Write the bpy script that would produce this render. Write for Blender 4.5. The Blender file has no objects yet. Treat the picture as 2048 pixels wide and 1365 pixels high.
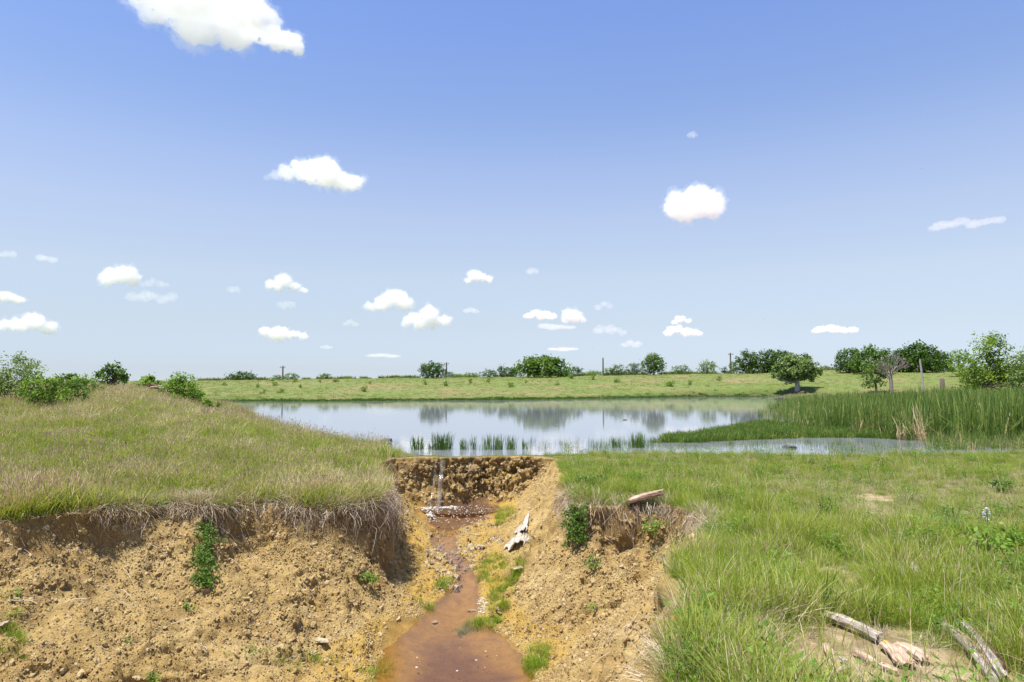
import bpy, bmesh, math, random
import numpy as np
from mathutils import Vector, Matrix, noise as mnoise

random.seed(7)
rng = np.random.default_rng(7)
SC = bpy.context.scene
COL = SC.collection
R = math.radians

# ------------------------------------------------------------------ camera
EYE = 2.6
PITCH = R(3.458)
cam_d = bpy.data.cameras.new('camera')
cam_d.lens = 24.0
cam_d.sensor_width = 36.0
cam_d.clip_start = 0.1
cam_d.clip_end = 60000.0
cam = bpy.data.objects.new('camera', cam_d)
COL.objects.link(cam)
cam.location = (0, 0, EYE)
cam.rotation_euler = (R(90) + PITCH, 0, 0)
SC.camera = cam

# ------------------------------------------------------------------ sky, sun, exposure
SUN_DIR = Vector((-0.24, -0.21, 0.948)).normalized()     # towards the sun
world = bpy.data.worlds.new('World')
SC.world = world
world.use_nodes = True
wn = world.node_tree
wn.nodes.clear()
w_out = wn.nodes.new('ShaderNodeOutputWorld')
w_bg = wn.nodes.new('ShaderNodeBackground')
w_sky = wn.nodes.new('ShaderNodeTexSky')
w_sky.sky_type = 'NISHITA'
w_sky.sun_disc = False
w_sky.sun_elevation = math.asin(SUN_DIR.z)
w_sky.sun_rotation = math.atan2(SUN_DIR.x, SUN_DIR.y) % (2 * math.pi)
w_sky.altitude = 100.0
w_sky.air_density = 1.0
w_sky.dust_density = 0.0
w_sky.ozone_density = 5.0
w_bg.inputs['Strength'].default_value = 0.13
# the photograph's sky is a little paler at the zenith and hazier towards the horizon, the same all round
w_tc = wn.nodes.new('ShaderNodeTexCoord'); w_sep = wn.nodes.new('ShaderNodeSeparateXYZ')
w_rmp = wn.nodes.new('ShaderNodeValToRGB'); w_mul = wn.nodes.new('ShaderNodeMix')
w_mul.data_type = 'RGBA'; w_mul.blend_type = 'MULTIPLY'; w_mul.inputs[0].default_value = 1.0
SKY = [(0.0, (.372, .443, .635)), (.017, (.405, .438, .60)), (.081, (.70, .575, .56)), (.150, (1.02, .757, .628)),
       (.231, (1.22, .885, .742)), (.296, (1.22, .93, .825)), (.375, (1.075, .909, .90)), (.481, (1.02, .92, 1.02))]
while len(w_rmp.color_ramp.elements) < len(SKY): w_rmp.color_ramp.elements.new(.5)
for e_, (p_, c_) in zip(w_rmp.color_ramp.elements, SKY):
    e_.position = p_; e_.color = (*c_, 1)
wn.links.new(w_tc.outputs['Generated'], w_sep.inputs[0]); wn.links.new(w_sep.outputs['Z'], w_rmp.inputs[0])
wn.links.new(w_sky.outputs[0], w_mul.inputs[6]); wn.links.new(w_rmp.outputs[0], w_mul.inputs[7])
wn.links.new(w_mul.outputs[2], w_bg.inputs['Color'])
wn.links.new(w_bg.outputs[0], w_out.inputs['Surface'])

sun_d = bpy.data.lights.new('sun', 'SUN')
sun_d.energy = 4.6
sun_d.angle = R(0.53)
sun_d.color = (1.0, 0.95, 0.87)
sun = bpy.data.objects.new('sun', sun_d)
COL.objects.link(sun)
sun.location = (-40, -20, 80)
sun.rotation_euler = SUN_DIR.to_track_quat('Z', 'Y').to_euler()

SC.view_settings.view_transform = 'Standard'
SC.view_settings.look = 'None'
SC.view_settings.exposure = 0.80
SC.view_settings.gamma = 1.0
SC.view_settings.use_curve_mapping = False
SC.cycles.volume_bounces = 12
SC.cycles.max_bounces = 14
SC.cycles.transparent_max_bounces = 12
SC.cycles.diffuse_bounces = 4
SC.cycles.sample_clamp_indirect = 6.0
SC.cycles.caustics_reflective = False
SC.cycles.caustics_refractive = False

# ------------------------------------------------------------------ helpers
def tag(o, label=None, cat=None, group=None, kind=None):
    if label: o['label'] = label
    if cat: o['category'] = cat
    if group: o['group'] = group
    if kind: o['kind'] = kind
    return o

def link(name, me, mat=None, parent=None, loc=None):
    if mat is not None:
        for m in (mat if isinstance(mat, (list, tuple)) else [mat]):
            me.materials.append(m)
    o = bpy.data.objects.new(name, me)
    COL.objects.link(o)
    if parent is not None:
        o.parent = parent
    if loc is not None:
        o.location = loc
    return o

def empty(name, loc):
    o = bpy.data.objects.new(name, None)
    o.empty_display_size = 0.3
    o.location = loc
    COL.objects.link(o)
    return o

def mesh_np(name, verts, faces, smooth=True, loop_attr=None):
    """verts (N,3); faces (M,k) with one constant k"""
    verts = np.asarray(verts, dtype=np.float32)
    faces = np.asarray(faces, dtype=np.int32)
    me = bpy.data.meshes.new(name)
    n, (m, k) = len(verts), faces.shape
    me.vertices.add(n)
    me.vertices.foreach_set('co', verts.ravel())
    me.loops.add(m * k)
    me.loops.foreach_set('vertex_index', faces.ravel())
    me.polygons.add(m)
    me.polygons.foreach_set('loop_start', np.arange(m, dtype=np.int32) * k)
    me.polygons.foreach_set('loop_total', np.full(m, k, dtype=np.int32))
    me.polygons.foreach_set('use_smooth', np.full(m, smooth))
    me.update()
    me.validate()
    return me

def attr(me, name, data, domain='POINT', typ='FLOAT'):
    a = me.attributes.new(name, typ, domain)
    d = np.asarray(data, dtype=np.float32)
    if typ == 'FLOAT':
        a.data.foreach_set('value', d.ravel())
    elif typ == 'FLOAT_COLOR':
        if d.shape[1] == 3:
            d = np.concatenate([d, np.ones((len(d), 1), np.float32)], 1)
        a.data.foreach_set('color', d.ravel())
    elif typ == 'FLOAT_VECTOR':
        a.data.foreach_set('vector', d.ravel())
    return a

_P = np.random.default_rng(3).permutation(256)
_P = np.concatenate([_P, _P, _P]).astype(np.int32)
_G = np.random.default_rng(5).normal(size=(256, 3))
_G /= np.linalg.norm(_G, axis=1)[:, None]

def perlin(x, y, z=0.0, seed=0):
    x = np.asarray(x, dtype=np.float64) + seed * 17.31
    y = np.asarray(y, dtype=np.float64) + seed * 7.77
    z = np.zeros_like(x) + z
    xi, yi, zi = np.floor(x).astype(np.int64), np.floor(y).astype(np.int64), np.floor(z).astype(np.int64)
    xf, yf, zf = x - xi, y - yi, z - zi
    u, v, w = [t * t * t * (t * (t * 6 - 15) + 10) for t in (xf, yf, zf)]
    xi &= 255; yi &= 255; zi &= 255
    def g(dx, dy, dz):
        h = _P[_P[_P[xi + dx] + yi + dy] + zi + dz]
        gr = _G[h]
        return gr[..., 0] * (xf - dx) + gr[..., 1] * (yf - dy) + gr[..., 2] * (zf - dz)
    def lerp(a, b, t): return a + t * (b - a)
    return 1.5 * lerp(lerp(lerp(g(0,0,0), g(1,0,0), u), lerp(g(0,1,0), g(1,1,0), u), v),
                lerp(lerp(g(0,0,1), g(1,0,1), u), lerp(g(0,1,1), g(1,1,1), u), v), w)

def fbm(x, y, z=0.0, octaves=4, seed=0, gain=0.5):
    s, a, f = 0.0, 1.0, 1.0
    for o in range(octaves):
        s = s + a * perlin(np.asarray(x) * f, np.asarray(y) * f, np.asarray(z) * f, seed + o)
        a *= gain; f *= 2.03
    return s

def sstep(a, b, x):
    t = np.clip((np.asarray(x, dtype=np.float64) - a) / (b - a), 0, 1)
    return t * t * (3 - 2 * t)

def seg_dist(px, py, a, b):
    ax, ay = a; bx, by = b
    dx, dy = bx - ax, by - ay
    t = np.clip(((px - ax) * dx + (py - ay) * dy) / (dx * dx + dy * dy + 1e-12), 0, 1)
    return np.hypot(px - ax - t * dx, py - ay - t * dy), t

def inside(px, py, poly):
    c = np.zeros(np.shape(px), dtype=bool)
    n = len(poly)
    for i in range(n):
        x1, y1 = poly[i][:2]; x2, y2 = poly[(i + 1) % n][:2]
        if y1 == y2: continue
        c ^= ((y1 > py) != (y2 > py)) & (px < (x2 - x1) * (py - y1) / (y2 - y1) + x1)
    return c

# picture ray: pixel of the 2048-wide photograph -> direction in the world
FPX = 2048 * 24.0 / 36.0
def ray(px, py):
    u, v = (px - 1024) / FPX, (682.5 - py) / FPX
    return np.array((u, math.cos(PITCH) - v * math.sin(PITCH), math.sin(PITCH) + v * math.cos(PITCH)))

def at_z(px, py, z):
    d = ray(px, py); t = (z - EYE) / d[2]
    return np.array((0, 0, EYE)) + d * t

def at_y(px, py, Y):
    d = ray(px, py)
    return np.array((0, 0, EYE)) + d * (Y / d[1])

_T = np.exp(np.linspace(math.log(2.0), math.log(600.0), 620))
def hit(px, py, fn):
    """first point of the ground met by the ray through a picture point"""
    d = ray(px, py); ts = _T
    for stage in range(2):
        x, y, z = d[0] * ts, d[1] * ts, EYE + d[2] * ts
        g = z - fn(x, y)
        k = np.nonzero(g < 0)[0]
        if len(k) == 0: return np.array((x[-1], y[-1], z[-1]))
        k = max(1, k[0])
        if stage == 0: ts = np.linspace(ts[k - 1], ts[k], 24)
    f = g[k - 1] / (g[k - 1] - g[k] + 1e-12); t = ts[k - 1] + f * (ts[k] - ts[k - 1])
    return np.array((d[0] * t, d[1] * t, EYE + d[2] * t))

# ------------------------------------------------------------------ material helpers
class NT:
    def __init__(self, name):
        self.m = bpy.data.materials.new(name); self.m.use_nodes = True
        self.t = self.m.node_tree; self.t.nodes.clear()
        self.out = self.n('ShaderNodeOutputMaterial')
    def n(self, typ, **kw):
        nd = self.t.nodes.new(typ)
        for k, v in kw.items():
            if k in nd.inputs.keys(): nd.inputs[k].default_value = v
            else: setattr(nd, k, v)
        return nd
    def l(self, a, b): self.t.links.new(a, b)
    def noise(self, scale, detail=4, rough=0.55, vec=None, dist=0.0):
        nd = self.n('ShaderNodeTexNoise'); nd.inputs['Scale'].default_value = scale
        nd.inputs['Detail'].default_value = detail; nd.inputs['Roughness'].default_value = rough
        nd.inputs['Distortion'].default_value = dist
        if vec is not None: self.l(vec, nd.inputs['Vector'])
        return nd
    def ramp(self, fac, stops):
        nd = self.n('ShaderNodeValToRGB'); e = nd.color_ramp.elements
        while len(e) < len(stops): e.new(0.5)
        for el, (p, c) in zip(e, stops):
            el.position = p; el.color = (*c, 1) if len(c) == 3 else c
        self.l(fac, nd.inputs[0]); return nd
    def mix(self, fac, a, b, blend='MIX'):
        nd = self.n('ShaderNodeMix', data_type='RGBA', blend_type=blend)
        for v, s in ((fac, nd.inputs[0]), (a, nd.inputs[6]), (b, nd.inputs[7])):
            if hasattr(v, 'is_linked') or isinstance(v, bpy.types.NodeSocket): self.l(v, s)
            elif isinstance(v, (int, float)): s.default_value = v
            else: s.default_value = (*v, 1)
        return nd.outputs[2]
    def math(self, op, a, b=0.0):
        nd = self.n('ShaderNodeMath', operation=op)
        for v, s in ((a, nd.inputs[0]), (b, nd.inputs[1])):
            if isinstance(v, bpy.types.NodeSocket): self.l(v, s)
            else: s.default_value = v
        return nd.outputs[0]
    def attr(self, name, typ='GEOMETRY'):
        nd = self.n('ShaderNodeAttribute'); nd.attribute_name = name; nd.attribute_type = typ
        return nd
    def bump(self, h, strength=0.5, dist=0.05):
        nd = self.n('ShaderNodeBump'); nd.inputs['Strength'].default_value = strength
        nd.inputs['Distance'].default_value = dist; self.l(h, nd.inputs['Height']); return nd.outputs[0]
    def pbr(self, color=None, rough=0.8, spec=0.3, normal=None):
        nd = self.n('ShaderNodeBsdfPrincipled')
        if isinstance(color, bpy.types.NodeSocket): self.l(color, nd.inputs['Base Color'])
        elif color is not None: nd.inputs['Base Color'].default_value = (*color, 1)
        if isinstance(rough, bpy.types.NodeSocket): self.l(rough, nd.inputs['Roughness'])
        else: nd.inputs['Roughness'].default_value = rough
        nd.inputs['Specular IOR Level'].default_value = spec
        if normal is not None: self.l(normal, nd.inputs['Normal'])
        return nd
    def done(self, shader):
        self.l(shader, self.out.inputs['Surface']); return self.m

def leaf_mat(name, stops, trans=0.35, rough=0.6, use_obj=True):
    """blade or leaf: colour from the per-blade attribute, shifted a little per plant"""
    t = NT(name)
    a = t.attr('rnd')
    f = a.outputs['Fac']
    if use_obj:
        oi = t.n('ShaderNodeObjectInfo')
        f = t.math('ADD', t.math('MULTIPLY', f, 0.6), t.math('MULTIPLY', oi.outputs['Random'], 0.4))
    c = t.ramp(f, stops).outputs[0]
    p = t.pbr(c, rough, 0.12)
    tr = t.n('ShaderNodeBsdfTranslucent')
    c2 = t.mix(1.0, c, (1.25, 1.2, 0.6), 'MULTIPLY')
    t.l(c2, tr.inputs['Color'])
    mx = t.n('ShaderNodeMixShader'); mx.inputs[0].default_value = trans
    t.l(p.outputs[0], mx.inputs[1]); t.l(tr.outputs[0], mx.inputs[2])
    return t.done(mx.outputs[0])
# ================================================================== TERRAIN
def P(px, py, z=0.0):
    q = at_z(px, py, z); return (q[0], q[1])

POND = [P(830, 911), P(762, 897), P(640, 879), P(570, 862), P(520, 844), P(492, 826), P(470, 815), P(440, 808), (-44, 90), (-34, 95),
        P(600, 803.5), P(800, 802), P(1000, 800.5), P(1150, 798.5), P(1300, 796), P(1420, 794), (48, 124), (60, 110), (75, 90), (80, 60), (70, 36), (45, 26.5),
        P(2048, 907), P(1800, 911), P(1600, 912), P(1450, 909), P(1300, 909), P(1180, 910), P(1100, 911), P(1000, 912.5), P(900, 914)]

def poly_sd(x, y, poly):
    d = np.full(np.shape(x), 1e9)
    n = len(poly)
    for i in range(n):
        dd, _ = seg_dist(x, y, poly[i][:2], poly[(i + 1) % n][:2])
        d = np.minimum(d, dd)
    return np.where(inside(x, y, poly), -d, d)

BX = np.array([-50, 10, 13, 24, 27, 31, 44, 64, 87, 100, 120.0])
BXX = np.array([-2, -2.2, -2.6, -4.9, -6.2, -9.2, -17.3, -26, -39.5, -50, -60.0])
SKYX = np.array([-3000, -150, -100, -70, -20, 10, 65, 85, 140, 400, 3000.0])
SKYZ = np.array([2.2, 2.4, 2.7, 3.0, 3.7, 4.1, 4.9, 5.7, 5.3, 6, 6.0])

def land(x, y):
    x = np.asarray(x, dtype=np.float64); y = np.asarray(y, dtype=np.float64)
    wx = x + 0.35 * perlin(x * 0.5, y * 0.5, 0, 11) * np.clip(y / 20, 0.3, 3)
    wy = y + 0.35 * perlin(x * 0.5, y * 0.5, 0, 12) * np.clip(y / 20, 0.3, 3)
    sd = poly_sd(wx, wy, POND)
    right = 0.06 + 0.62 * np.exp(-(np.clip(y, 0, None) / 7.5) ** 1.6)
    bx = np.interp(y, BX, BXX)
    bh = np.interp(y, [0, 10, 13, 18, 25, 34, 45, 85, 100, 120], [0.3, 0.3, 0.34, 0.60, 0.98, 1.34, 1.55, 1.60, 0.6, 0.0])
    berm = bh * sstep(0, 1, (bx - x) / np.clip(3.0 + y * 0.16, 3.0, 10))
    z = right + berm + 0.05 * fbm(x * 0.35, y * 0.35, 0, 3, 21) + 0.02 * fbm(x * 1.7, y * 1.7, 0, 2, 22)
    far = np.interp(x, SKYX, SKYZ)
    rise = sstep(95, 188, y + 0.12 * np.abs(x - 5)) * far
    z = z + np.where(y > 60, rise, 0) + sstep(60, 130, y) * 0.10 * fbm(x * 0.06, y * 0.06, 0, 3, 23)
    shore = sstep(-0.1, np.clip(0.04 * y + 0.3, 0.4, 4.0), sd)
    z = 0.03 * sstep(0, .4, sd) + z * shore
    return np.where(sd < 0, np.maximum(-0.9, 0.16 * sd), z)

# the stream: (x, y, water level, half width)
ST = []
for px, py, z, hw in [(918, 1008, -1.45, 1.3), (914, 1032, -1.45, 1.25), (885, 1058, -1.50, .45), (890, 1090, -1.60, .26), (922, 1130, -1.70, .2),
                      (937, 1160, -1.78, .22), (922, 1198, -1.83, .42), (893, 1240, -1.89, .55), (882, 1275, -1.92, .95), (905, 1320, -1.93, 1.15), (905, 1365, -1.94, 1.2), (860, 1450, -1.95, 1.1)]:
    q = at_z(px, py, z); ST.append((q[0], q[1], z, hw))
ST += [(-4.5, 7.0, -1.96, .9), (-10, 6.2, -2.0, .9), (-32, 5.5, -2.1, .9)]

def stream_at(x, y):
    best = np.full(np.shape(x), 1e9); wz = np.zeros(np.shape(x)); q = np.full(np.shape(x), 1e9)
    for a, b in zip(ST[:-1], ST[1:]):
        d, t = seg_dist(x, y, a[:2], b[:2])
        hw = a[3] + t * (b[3] - a[3])
        dd = d - hw
        m = dd < best
        best = np.where(m, dd, best); wz = np.where(m, a[2] + t * (b[2] - a[2]), wz); q = np.where(m, d / hw, q)
    return best, wz, q          # distance to the water's edge, its level, 0..1 across

# the rim of the gully: (pixel of the rim or world point, slope width, share that is a vertical drop)
_rim = [('w', -34, 14.0, 3.5, .4), ('w', -16, 12.9, 3.5, .4), (0, 1042, 3.4, .30), (70, 1034, 3.6, .26), (130, 1022, 3.6, .2), (210, 1020, 3.2, .26), (300, 1014, 3.0, .30), (390, 1012, 2.9, .30),
        (450, 1008, 2.9, .30), (530, 1008, 2.8, .28), (600, 1014, 2.5, .28), (690, 1012, 1.5, .4), (752, 1006, .62, .7), (772, 990, .42, .72),
        (757, 950, 1.1, .4), (748, 930, 1.5, .3), (785, 917, 0.66, .8), (830, 914.2, 0.66, .8), (885, 915, 0.66, .8), (960, 914, 0.66, .8), (1080, 914, 0.66, .8), (1110, 918, 1.5, .12),
        (1124, 950, 1.6, .10), (1139, 985, 1.7, .16), (1154, 1010, 1.6, .3), (1200, 1014, 2.0, .35), (1262, 1008, 2.0, .6), (1330, 1010, 2.0, .62), (1385, 1020, 2.0, .5),
        (1412, 1042, 2.0, .25), (1400, 1080, 2.2, .12), (1342, 1130, 2.2, .10), (1350, 1190, 2.2, .16), (1354, 1250, 2.1, .2), (1336, 1330, 2.0, .2), (1322, 1400, 1.9, .2),
        ('w', 0.75, 3.0, 1.6, .2), ('w', -0.6, 2.2, 1.6, .2), ('w', -6, 1.9, 1.8, .2), ('w', -34, 1.0, 2.0, .2)]
RIM = []
for r in _rim:
    if r[0] == 'w': RIM.append((r[1], r[2], r[3], r[4]))
    else:
        q = hit(r[0], r[1], land); RIM.append((q[0], q[1], r[2], r[3]))

def rim_sd(x, y):
    """distance inside the rim (positive inside the gully)"""
    wx = x + 0.16 * perlin(x * 1.1, y * 1.1, 0, 31) + 0.06 * perlin(x * 3.7, y * 3.7, 0, 32)
    wy = y + 0.16 * perlin(x * 1.1, y * 1.1, 0, 33) + 0.06 * perlin(x * 3.7, y * 3.7, 0, 34)
    VN = np.where(y > 21, 1.0, 0.78 + .9 * fbm(x * .75, y * .75, 0, 2, 35))
    d = np.full(np.shape(x), 1e9); bank = np.zeros(np.shape(x))
    n = len(RIM)
    for i in range(n):
        a, b = RIM[i], RIM[(i + 1) % n]
        dd, t = seg_dist(wx, wy, a[:2], b[:2])
        W = a[2] + t * (b[2] - a[2]); v = np.clip((a[3] + t * (b[3] - a[3])) * VN, 0, .9)
        cliff = sstep(0.0, np.where(y > 22.0, 0.60, np.where(W < .8, .34, np.where(x < 0, .46, .45))), dd)
        q = np.clip((dd - 0.05) / W, 0, 1)
        apron = 1 - (1 - q) ** 1.45
        bank = np.maximum(bank, 1 - v * cliff - (1 - v) * apron)
        d = np.minimum(d, dd)
    ins = inside(wx, wy, RIM)
    return np.where(ins, d, -d), np.where(ins, bank, 1.0)

def height(x, y, full=False):
    x = np.atleast_1d(np.asarray(x, dtype=np.float64)); y = np.atleast_1d(np.asarray(y, dtype=np.float64))
    up = land(x, y)
    z = up.copy()
    d = np.full(x.shape, -50.0); edge = np.full(x.shape, 50.0); wz = np.zeros(x.shape); bank = np.ones(x.shape); q = np.full(x.shape, 9.0)
    m = (y > 0) & (y < 26) & (x < 6) & (x > -36)
    if m.any():
        xm, ym = x[m], y[m]
        dm, bm = rim_sd(xm, ym)
        em, wm, qm = stream_at(xm + 0.12 * perlin(xm * 2, ym * 2, 0, 41), ym + 0.12 * perlin(xm * 2, ym * 2, 0, 42))
        bed = wm + np.where(em < 0, -0.13 * np.clip(1 - qm * qm, 0, 1), 0.16 * np.clip(em, 0, 1.0) ** 0.8 + 0.10 * np.clip(em - 1, 0, 3))
        bed = bed + 0.16 * sstep(1.35, 1.5, em + .3 * perlin(xm * 1.1, ym * 1.1, 0, 47)) * sstep(-2.2, -3.0, xm) * sstep(12.6, 11.8, ym)
        bed = bed + sstep(0.0, 0.5, em) * (0.09 * fbm(xm * 1.3, ym * 1.3, 0, 3, 43)) + 0.025 * perlin(xm * 5, ym * 5, 0, 46)
        zm = bed + np.clip(up[m] - bed, 0, None) * bm
        z[m] = np.where(dm > 0, zm, up[m])
        d[m], edge[m], wz[m], bank[m], q[m] = dm, em, wm, bm, qm
    if full: return z, d, edge, wz, bank, q
    return z

def H1(x, y): return float(height(x, y)[0])

# tensor grid: fine over the gully, widening outwards to the horizon
def grow(start, step, ratio, end):
    out, v, s = [], start, step
    while abs(v) < end:
        s *= ratio; v += s; out.append(v)
    return out
xs = list(np.arange(-10.6, 4.8, 0.036))
xs = sorted([-v for v in grow(10.6, .036, 1.085, 26000)] + xs + grow(4.8, .036, 1.085, 26000))
ys = [-9000, -2500, -900, -400, -150, -60, -25, -10, -5, -2, 0] + list(np.arange(.5, 4.5, .12)) + list(np.arange(4.5, 8.4, .06))
v = 8.4
while v < 25.5:
    s = 0.022 + (v - 8.4) * 0.0015
    if 22.3 < v < 24.6: s = 0.02
    if 12.1 < v < 13.7: s = 0.015
    ys.append(v); v += s
ys += [25.5] + grow(25.5, 0.05, 1.024, 26000)
xs, ys = np.array(xs), np.array(ys)
GX, GY = np.meshgrid(xs, ys)
gx, gy = GX.ravel(), GY.ravel()
gz, gd, gedge, gwz, gbank, gq = height(gx, gy, True)
nxg, nyg = len(xs), len(ys)

# masks
soil_n = 0.10 * perlin(gx * 2.3, gy * 2.3, 0, 51) + 0.05 * perlin(gx * 9, gy * 9, 0, 52)
soil = sstep(-0.12, 0.05, gd + soil_n)
PATCH = [hit(1672, 1150, height), hit(1690, 1195, height), hit(1650, 1290, height), hit(1740, 1300, height), hit(1800, 1345, height), hit(1780, 1035, height), hit(1740, 995, height)]
PATCH += [hit(1800, 1322, height), hit(1950, 1350, height), hit(1815, 1165, height), hit(1700, 1262, height), hit(1690, 1330, height), hit(1690, 1385, height), hit(1775, 1390, height)]
PR = [(.42, .5), (.35, .4), (.5, .35), (.7, .45), (.5, .3), (.3, .5), (.45, .5), (.36, .34), (.45, .8), (.34, .45), (.5, .3), (.8, .55), (.7, .4), (.7, .4)]
bare = np.zeros(gx.shape)
def bare_at(x, y):
    b = np.zeros(np.shape(x))
    for p, (rx, ry) in zip(PATCH, PR):
        rr = np.hypot((x - p[0]) / rx, (y - p[1]) / ry) + 0.45 * perlin(x * 2.6, y * 2.6, 0, 55) + .30 * perlin(x * 8, y * 8, 0, 56)
        b = np.maximum(b, 1 - sstep(0.55, 1.15, rr))
    return b
near = (gy > 3) & (gy < 20) & (gx > 0) & (gx < 14)
bare[near] = bare_at(gx[near], gy[near])
soil = np.maximum(soil, bare)

# crumbly relief: move the soil along its own normal (gives overhangs, not only bumps)
Z = gz.reshape(nyg, nxg)
dzdx = np.gradient(Z, xs, axis=1).ravel(); dzdy = np.gradient(Z, ys, axis=0).ravel()
nl = np.sqrt(dzdx ** 2 + dzdy ** 2 + 1)
NX, NY, NZ = -dzdx / nl, -dzdy / nl, 1 / nl
disp = np.zeros(gx.shape); crumb = np.zeros(gx.shape)
m = (gd > -0.1) & (gx > -11) & (gx < 5) & (gy > 4) & (gy < 25)
X, Y, Zm = gx[m], gy[m], gz[m]
dry = np.maximum(sstep(0.05, 0.45, gedge[m]), sstep(.15, .45, gz[m] - gwz[m]))
inner = sstep(0.0, 0.12, gd[m])
wall = sstep(22.4, 23.3, Y) * sstep(1.5, .6, X)                       # under the fall: coarse lumps
rightw = sstep(-0.6, 0.2, X) * sstep(15.5, 17, Y) * (1 - wall)              # smooth raked slope on the right
b1 = np.abs(perlin(X * 2.2, Y * 2.2, Zm * 2.2, 61))
b2 = np.abs(perlin(X * 5.5, Y * 5.5, Zm * 5.5, 62))
b3 = np.abs(perlin(X * 12, Y * 12, Zm * 12, 63))
b4 = np.abs(perlin(X * 22, Y * 22, Zm * 22, 64))
big = fbm(X * 0.9, Y * 0.9, Zm * 0.9, 3, 66)
patchy = sstep(-0.5, 0.6, fbm(X * 0.8, Y * 0.8, Zm * 1.2, 3, 67))
rills = np.abs(perlin((Y * 0.9 - Zm * 1.6) * 3.2, (X + Zm) * 0.35, 0, 65))
cr = 0.17 * (b1 - .25) * (0.2 + 1.3 * patchy) + 0.10 * (b2 - .22) * (0.15 + 1.1 * patchy) + 0.05 * (b3 - .2) * (.4 + .8 * patchy) + 0.055 * (b4 - .2)
dd = big * 0.15 + cr
dd = dd * (1 - wall) + wall * (big * 0.16 + 0.42 * (b1 - .25) + 0.40 * (b2 - .2) + 0.24 * (b3 - .2) + .07 * (b4 - .2))
dd = dd * (1 - rightw) + rightw * (big * 0.05 + 0.05 * (rills - .25) + 0.02 * (b2 - .2) + 0.016 * (b3 - .2))
# undercut below the turf
under = (gbank[m] < 0.999) * sstep(0.0, 0.12, gd[m]) * sstep(0.55, 0.2, gd[m]) * sstep(0.25, 0.7, 1 / nl[m] * 0 + (1 - NZ[m]))
dd = dd * inner * (0.06 + 0.94 * dry) - 0.10 * under * (0.4 + patchy)
disp[m] = dd
crumb[m] = cr
vx, vy, vz = gx + NX * disp, gy + NY * disp, gz + NZ * disp

# vertex colour of the ground
def lerp3(a, b, t): return a + (b - a) * t[:, None]
C = np.tile(np.array((.12, .12, .04)), (len(gx), 1))
n1 = fbm(gx * 0.8, gy * 0.8, 0, 3, 71); n2 = fbm(gx * 0.07, gy * 0.07, 0, 4, 72); n3 = fbm(gx * 0.02, gy * 0.05, 0, 3, 73)
C = lerp3(C, np.array((.15, .125, .06)), sstep(-.2, .9, n1) * 0.7)
farm = sstep(70, 95, gy)
FC = lerp3(np.tile(np.array((.14, .18, .045)), (len(gx), 1)), np.array((.22, .185, .08)), sstep(-.15, .75, n2 + .4 * fbm(gx * .3, gy * .15, 0, 3, 74)))
FC = lerp3(FC, np.array((.12, .165, .035)), sstep(0.1, .7, n3 - .3 * n2) * .8)
C = lerp3(C, FC, farm)
dirt = sstep(188, 192, gy + 0.12 * np.abs(gx - 5)) * sstep(2, 22, gx)
C = lerp3(C, np.array((.36, .27, .19)), dirt)
sd_p = np.full(gx.shape, 9.0); mm = (np.abs(gx) < 130) & (gy > 15) & (gy < 150)
sd_p[mm] = poly_sd(gx[mm], gy[mm], POND)
C = lerp3(C, np.array((.05, .075, .015)), sstep(4, 0.5, sd_p) * farm * .8)
C = lerp3(C, np.array((.10, .085, .05)), sstep(0.15, -0.2, sd_p))
S = np.tile(np.array((.41, .295, .118)), (len(gx), 1))
s1 = fbm(gx * 1.3, gy * 1.3, gz * 1.3, 4, 81); s2 = fbm(gx * 0.55, gy * 0.55, gz, 3, 82); s3 = fbm(gx * 4, gy * 4, gz * 4, 3, 83)
S = lerp3(S, np.array((.335, .225, .08)), sstep(-.3, .7, s1) * .75)
S = lerp3(S, np.array((.46, .355, .17)), sstep(.05, .8, s2) * .7)
S = lerp3(S, np.array((.21, .13, .055)), sstep(.1, .75, s3 + .5 * fbm(gx * .7, gy * .7, gz * .9, 3, 88)) * .6)
LOW = sstep(.40, .12, gz - gwz)
gedge_c = np.where(LOW > .5, gedge, 9.0)
# darker on steep faces close below the rim, ochre and rust along the water
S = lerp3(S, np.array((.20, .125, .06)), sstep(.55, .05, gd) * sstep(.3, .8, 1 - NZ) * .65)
S = lerp3(S, np.array((.42, .275, .055)), sstep(1.5, .2, gedge_c) * sstep(-.5, .3, s2 + .5) * .85)
S = lerp3(S, np.array((.27, .165, .05)), sstep(.14, .0, gedge_c) * .8)
S = lerp3(S, np.array((.37, .225, .055)), sstep(.0, -.12, gedge_c))
S = lerp3(S, np.array((.19, .10, .04)), sstep(-.15, -.85, gedge_c + .3 * s1) * sstep(13.8, 11.6, gy))
S = lerp3(S, np.array((.16, .085, .035)), sstep(-.05, -.45, gedge_c + .2 * s1) * sstep(19.2, 20, gy))
pale = sstep(.25, .8, fbm(gx * 2.2, gy * 2.2, gz * 2, 3, 86)) * sstep(22.4, 23.3, gy) * sstep(-3.4, -2.6, gx) * sstep(-0.9, -1.6, gx) * .6
S = lerp3(S, np.array((.40, .36, .30)), pale)
wallc = sstep(22.6, 23.3, gy) * sstep(1.6, .6, gx) * (gd > 0)
S = lerp3(S, np.array((.20, .125, .055)), wallc * sstep(-.25, .45, s3 + .5 * s1) * .7)
S = lerp3(S, np.array((.52, .36, .05)), wallc * sstep(.45, .8, fbm(gx * 3, gy * 3, gz * 3, 2, 87)) * .8)
Bc = lerp3(np.tile(np.array((.45, .36, .21)), (len(gx), 1)), np.array((.28, .21, .12)), sstep(-.3, .6, s3))
S = np.where((bare > 0.02)[:, None] & (gd < 0)[:, None], Bc, S)
C = lerp3(C, S, soil)
wet = sstep(.10, -.02, gedge) * (gd > 0) * LOW

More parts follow.
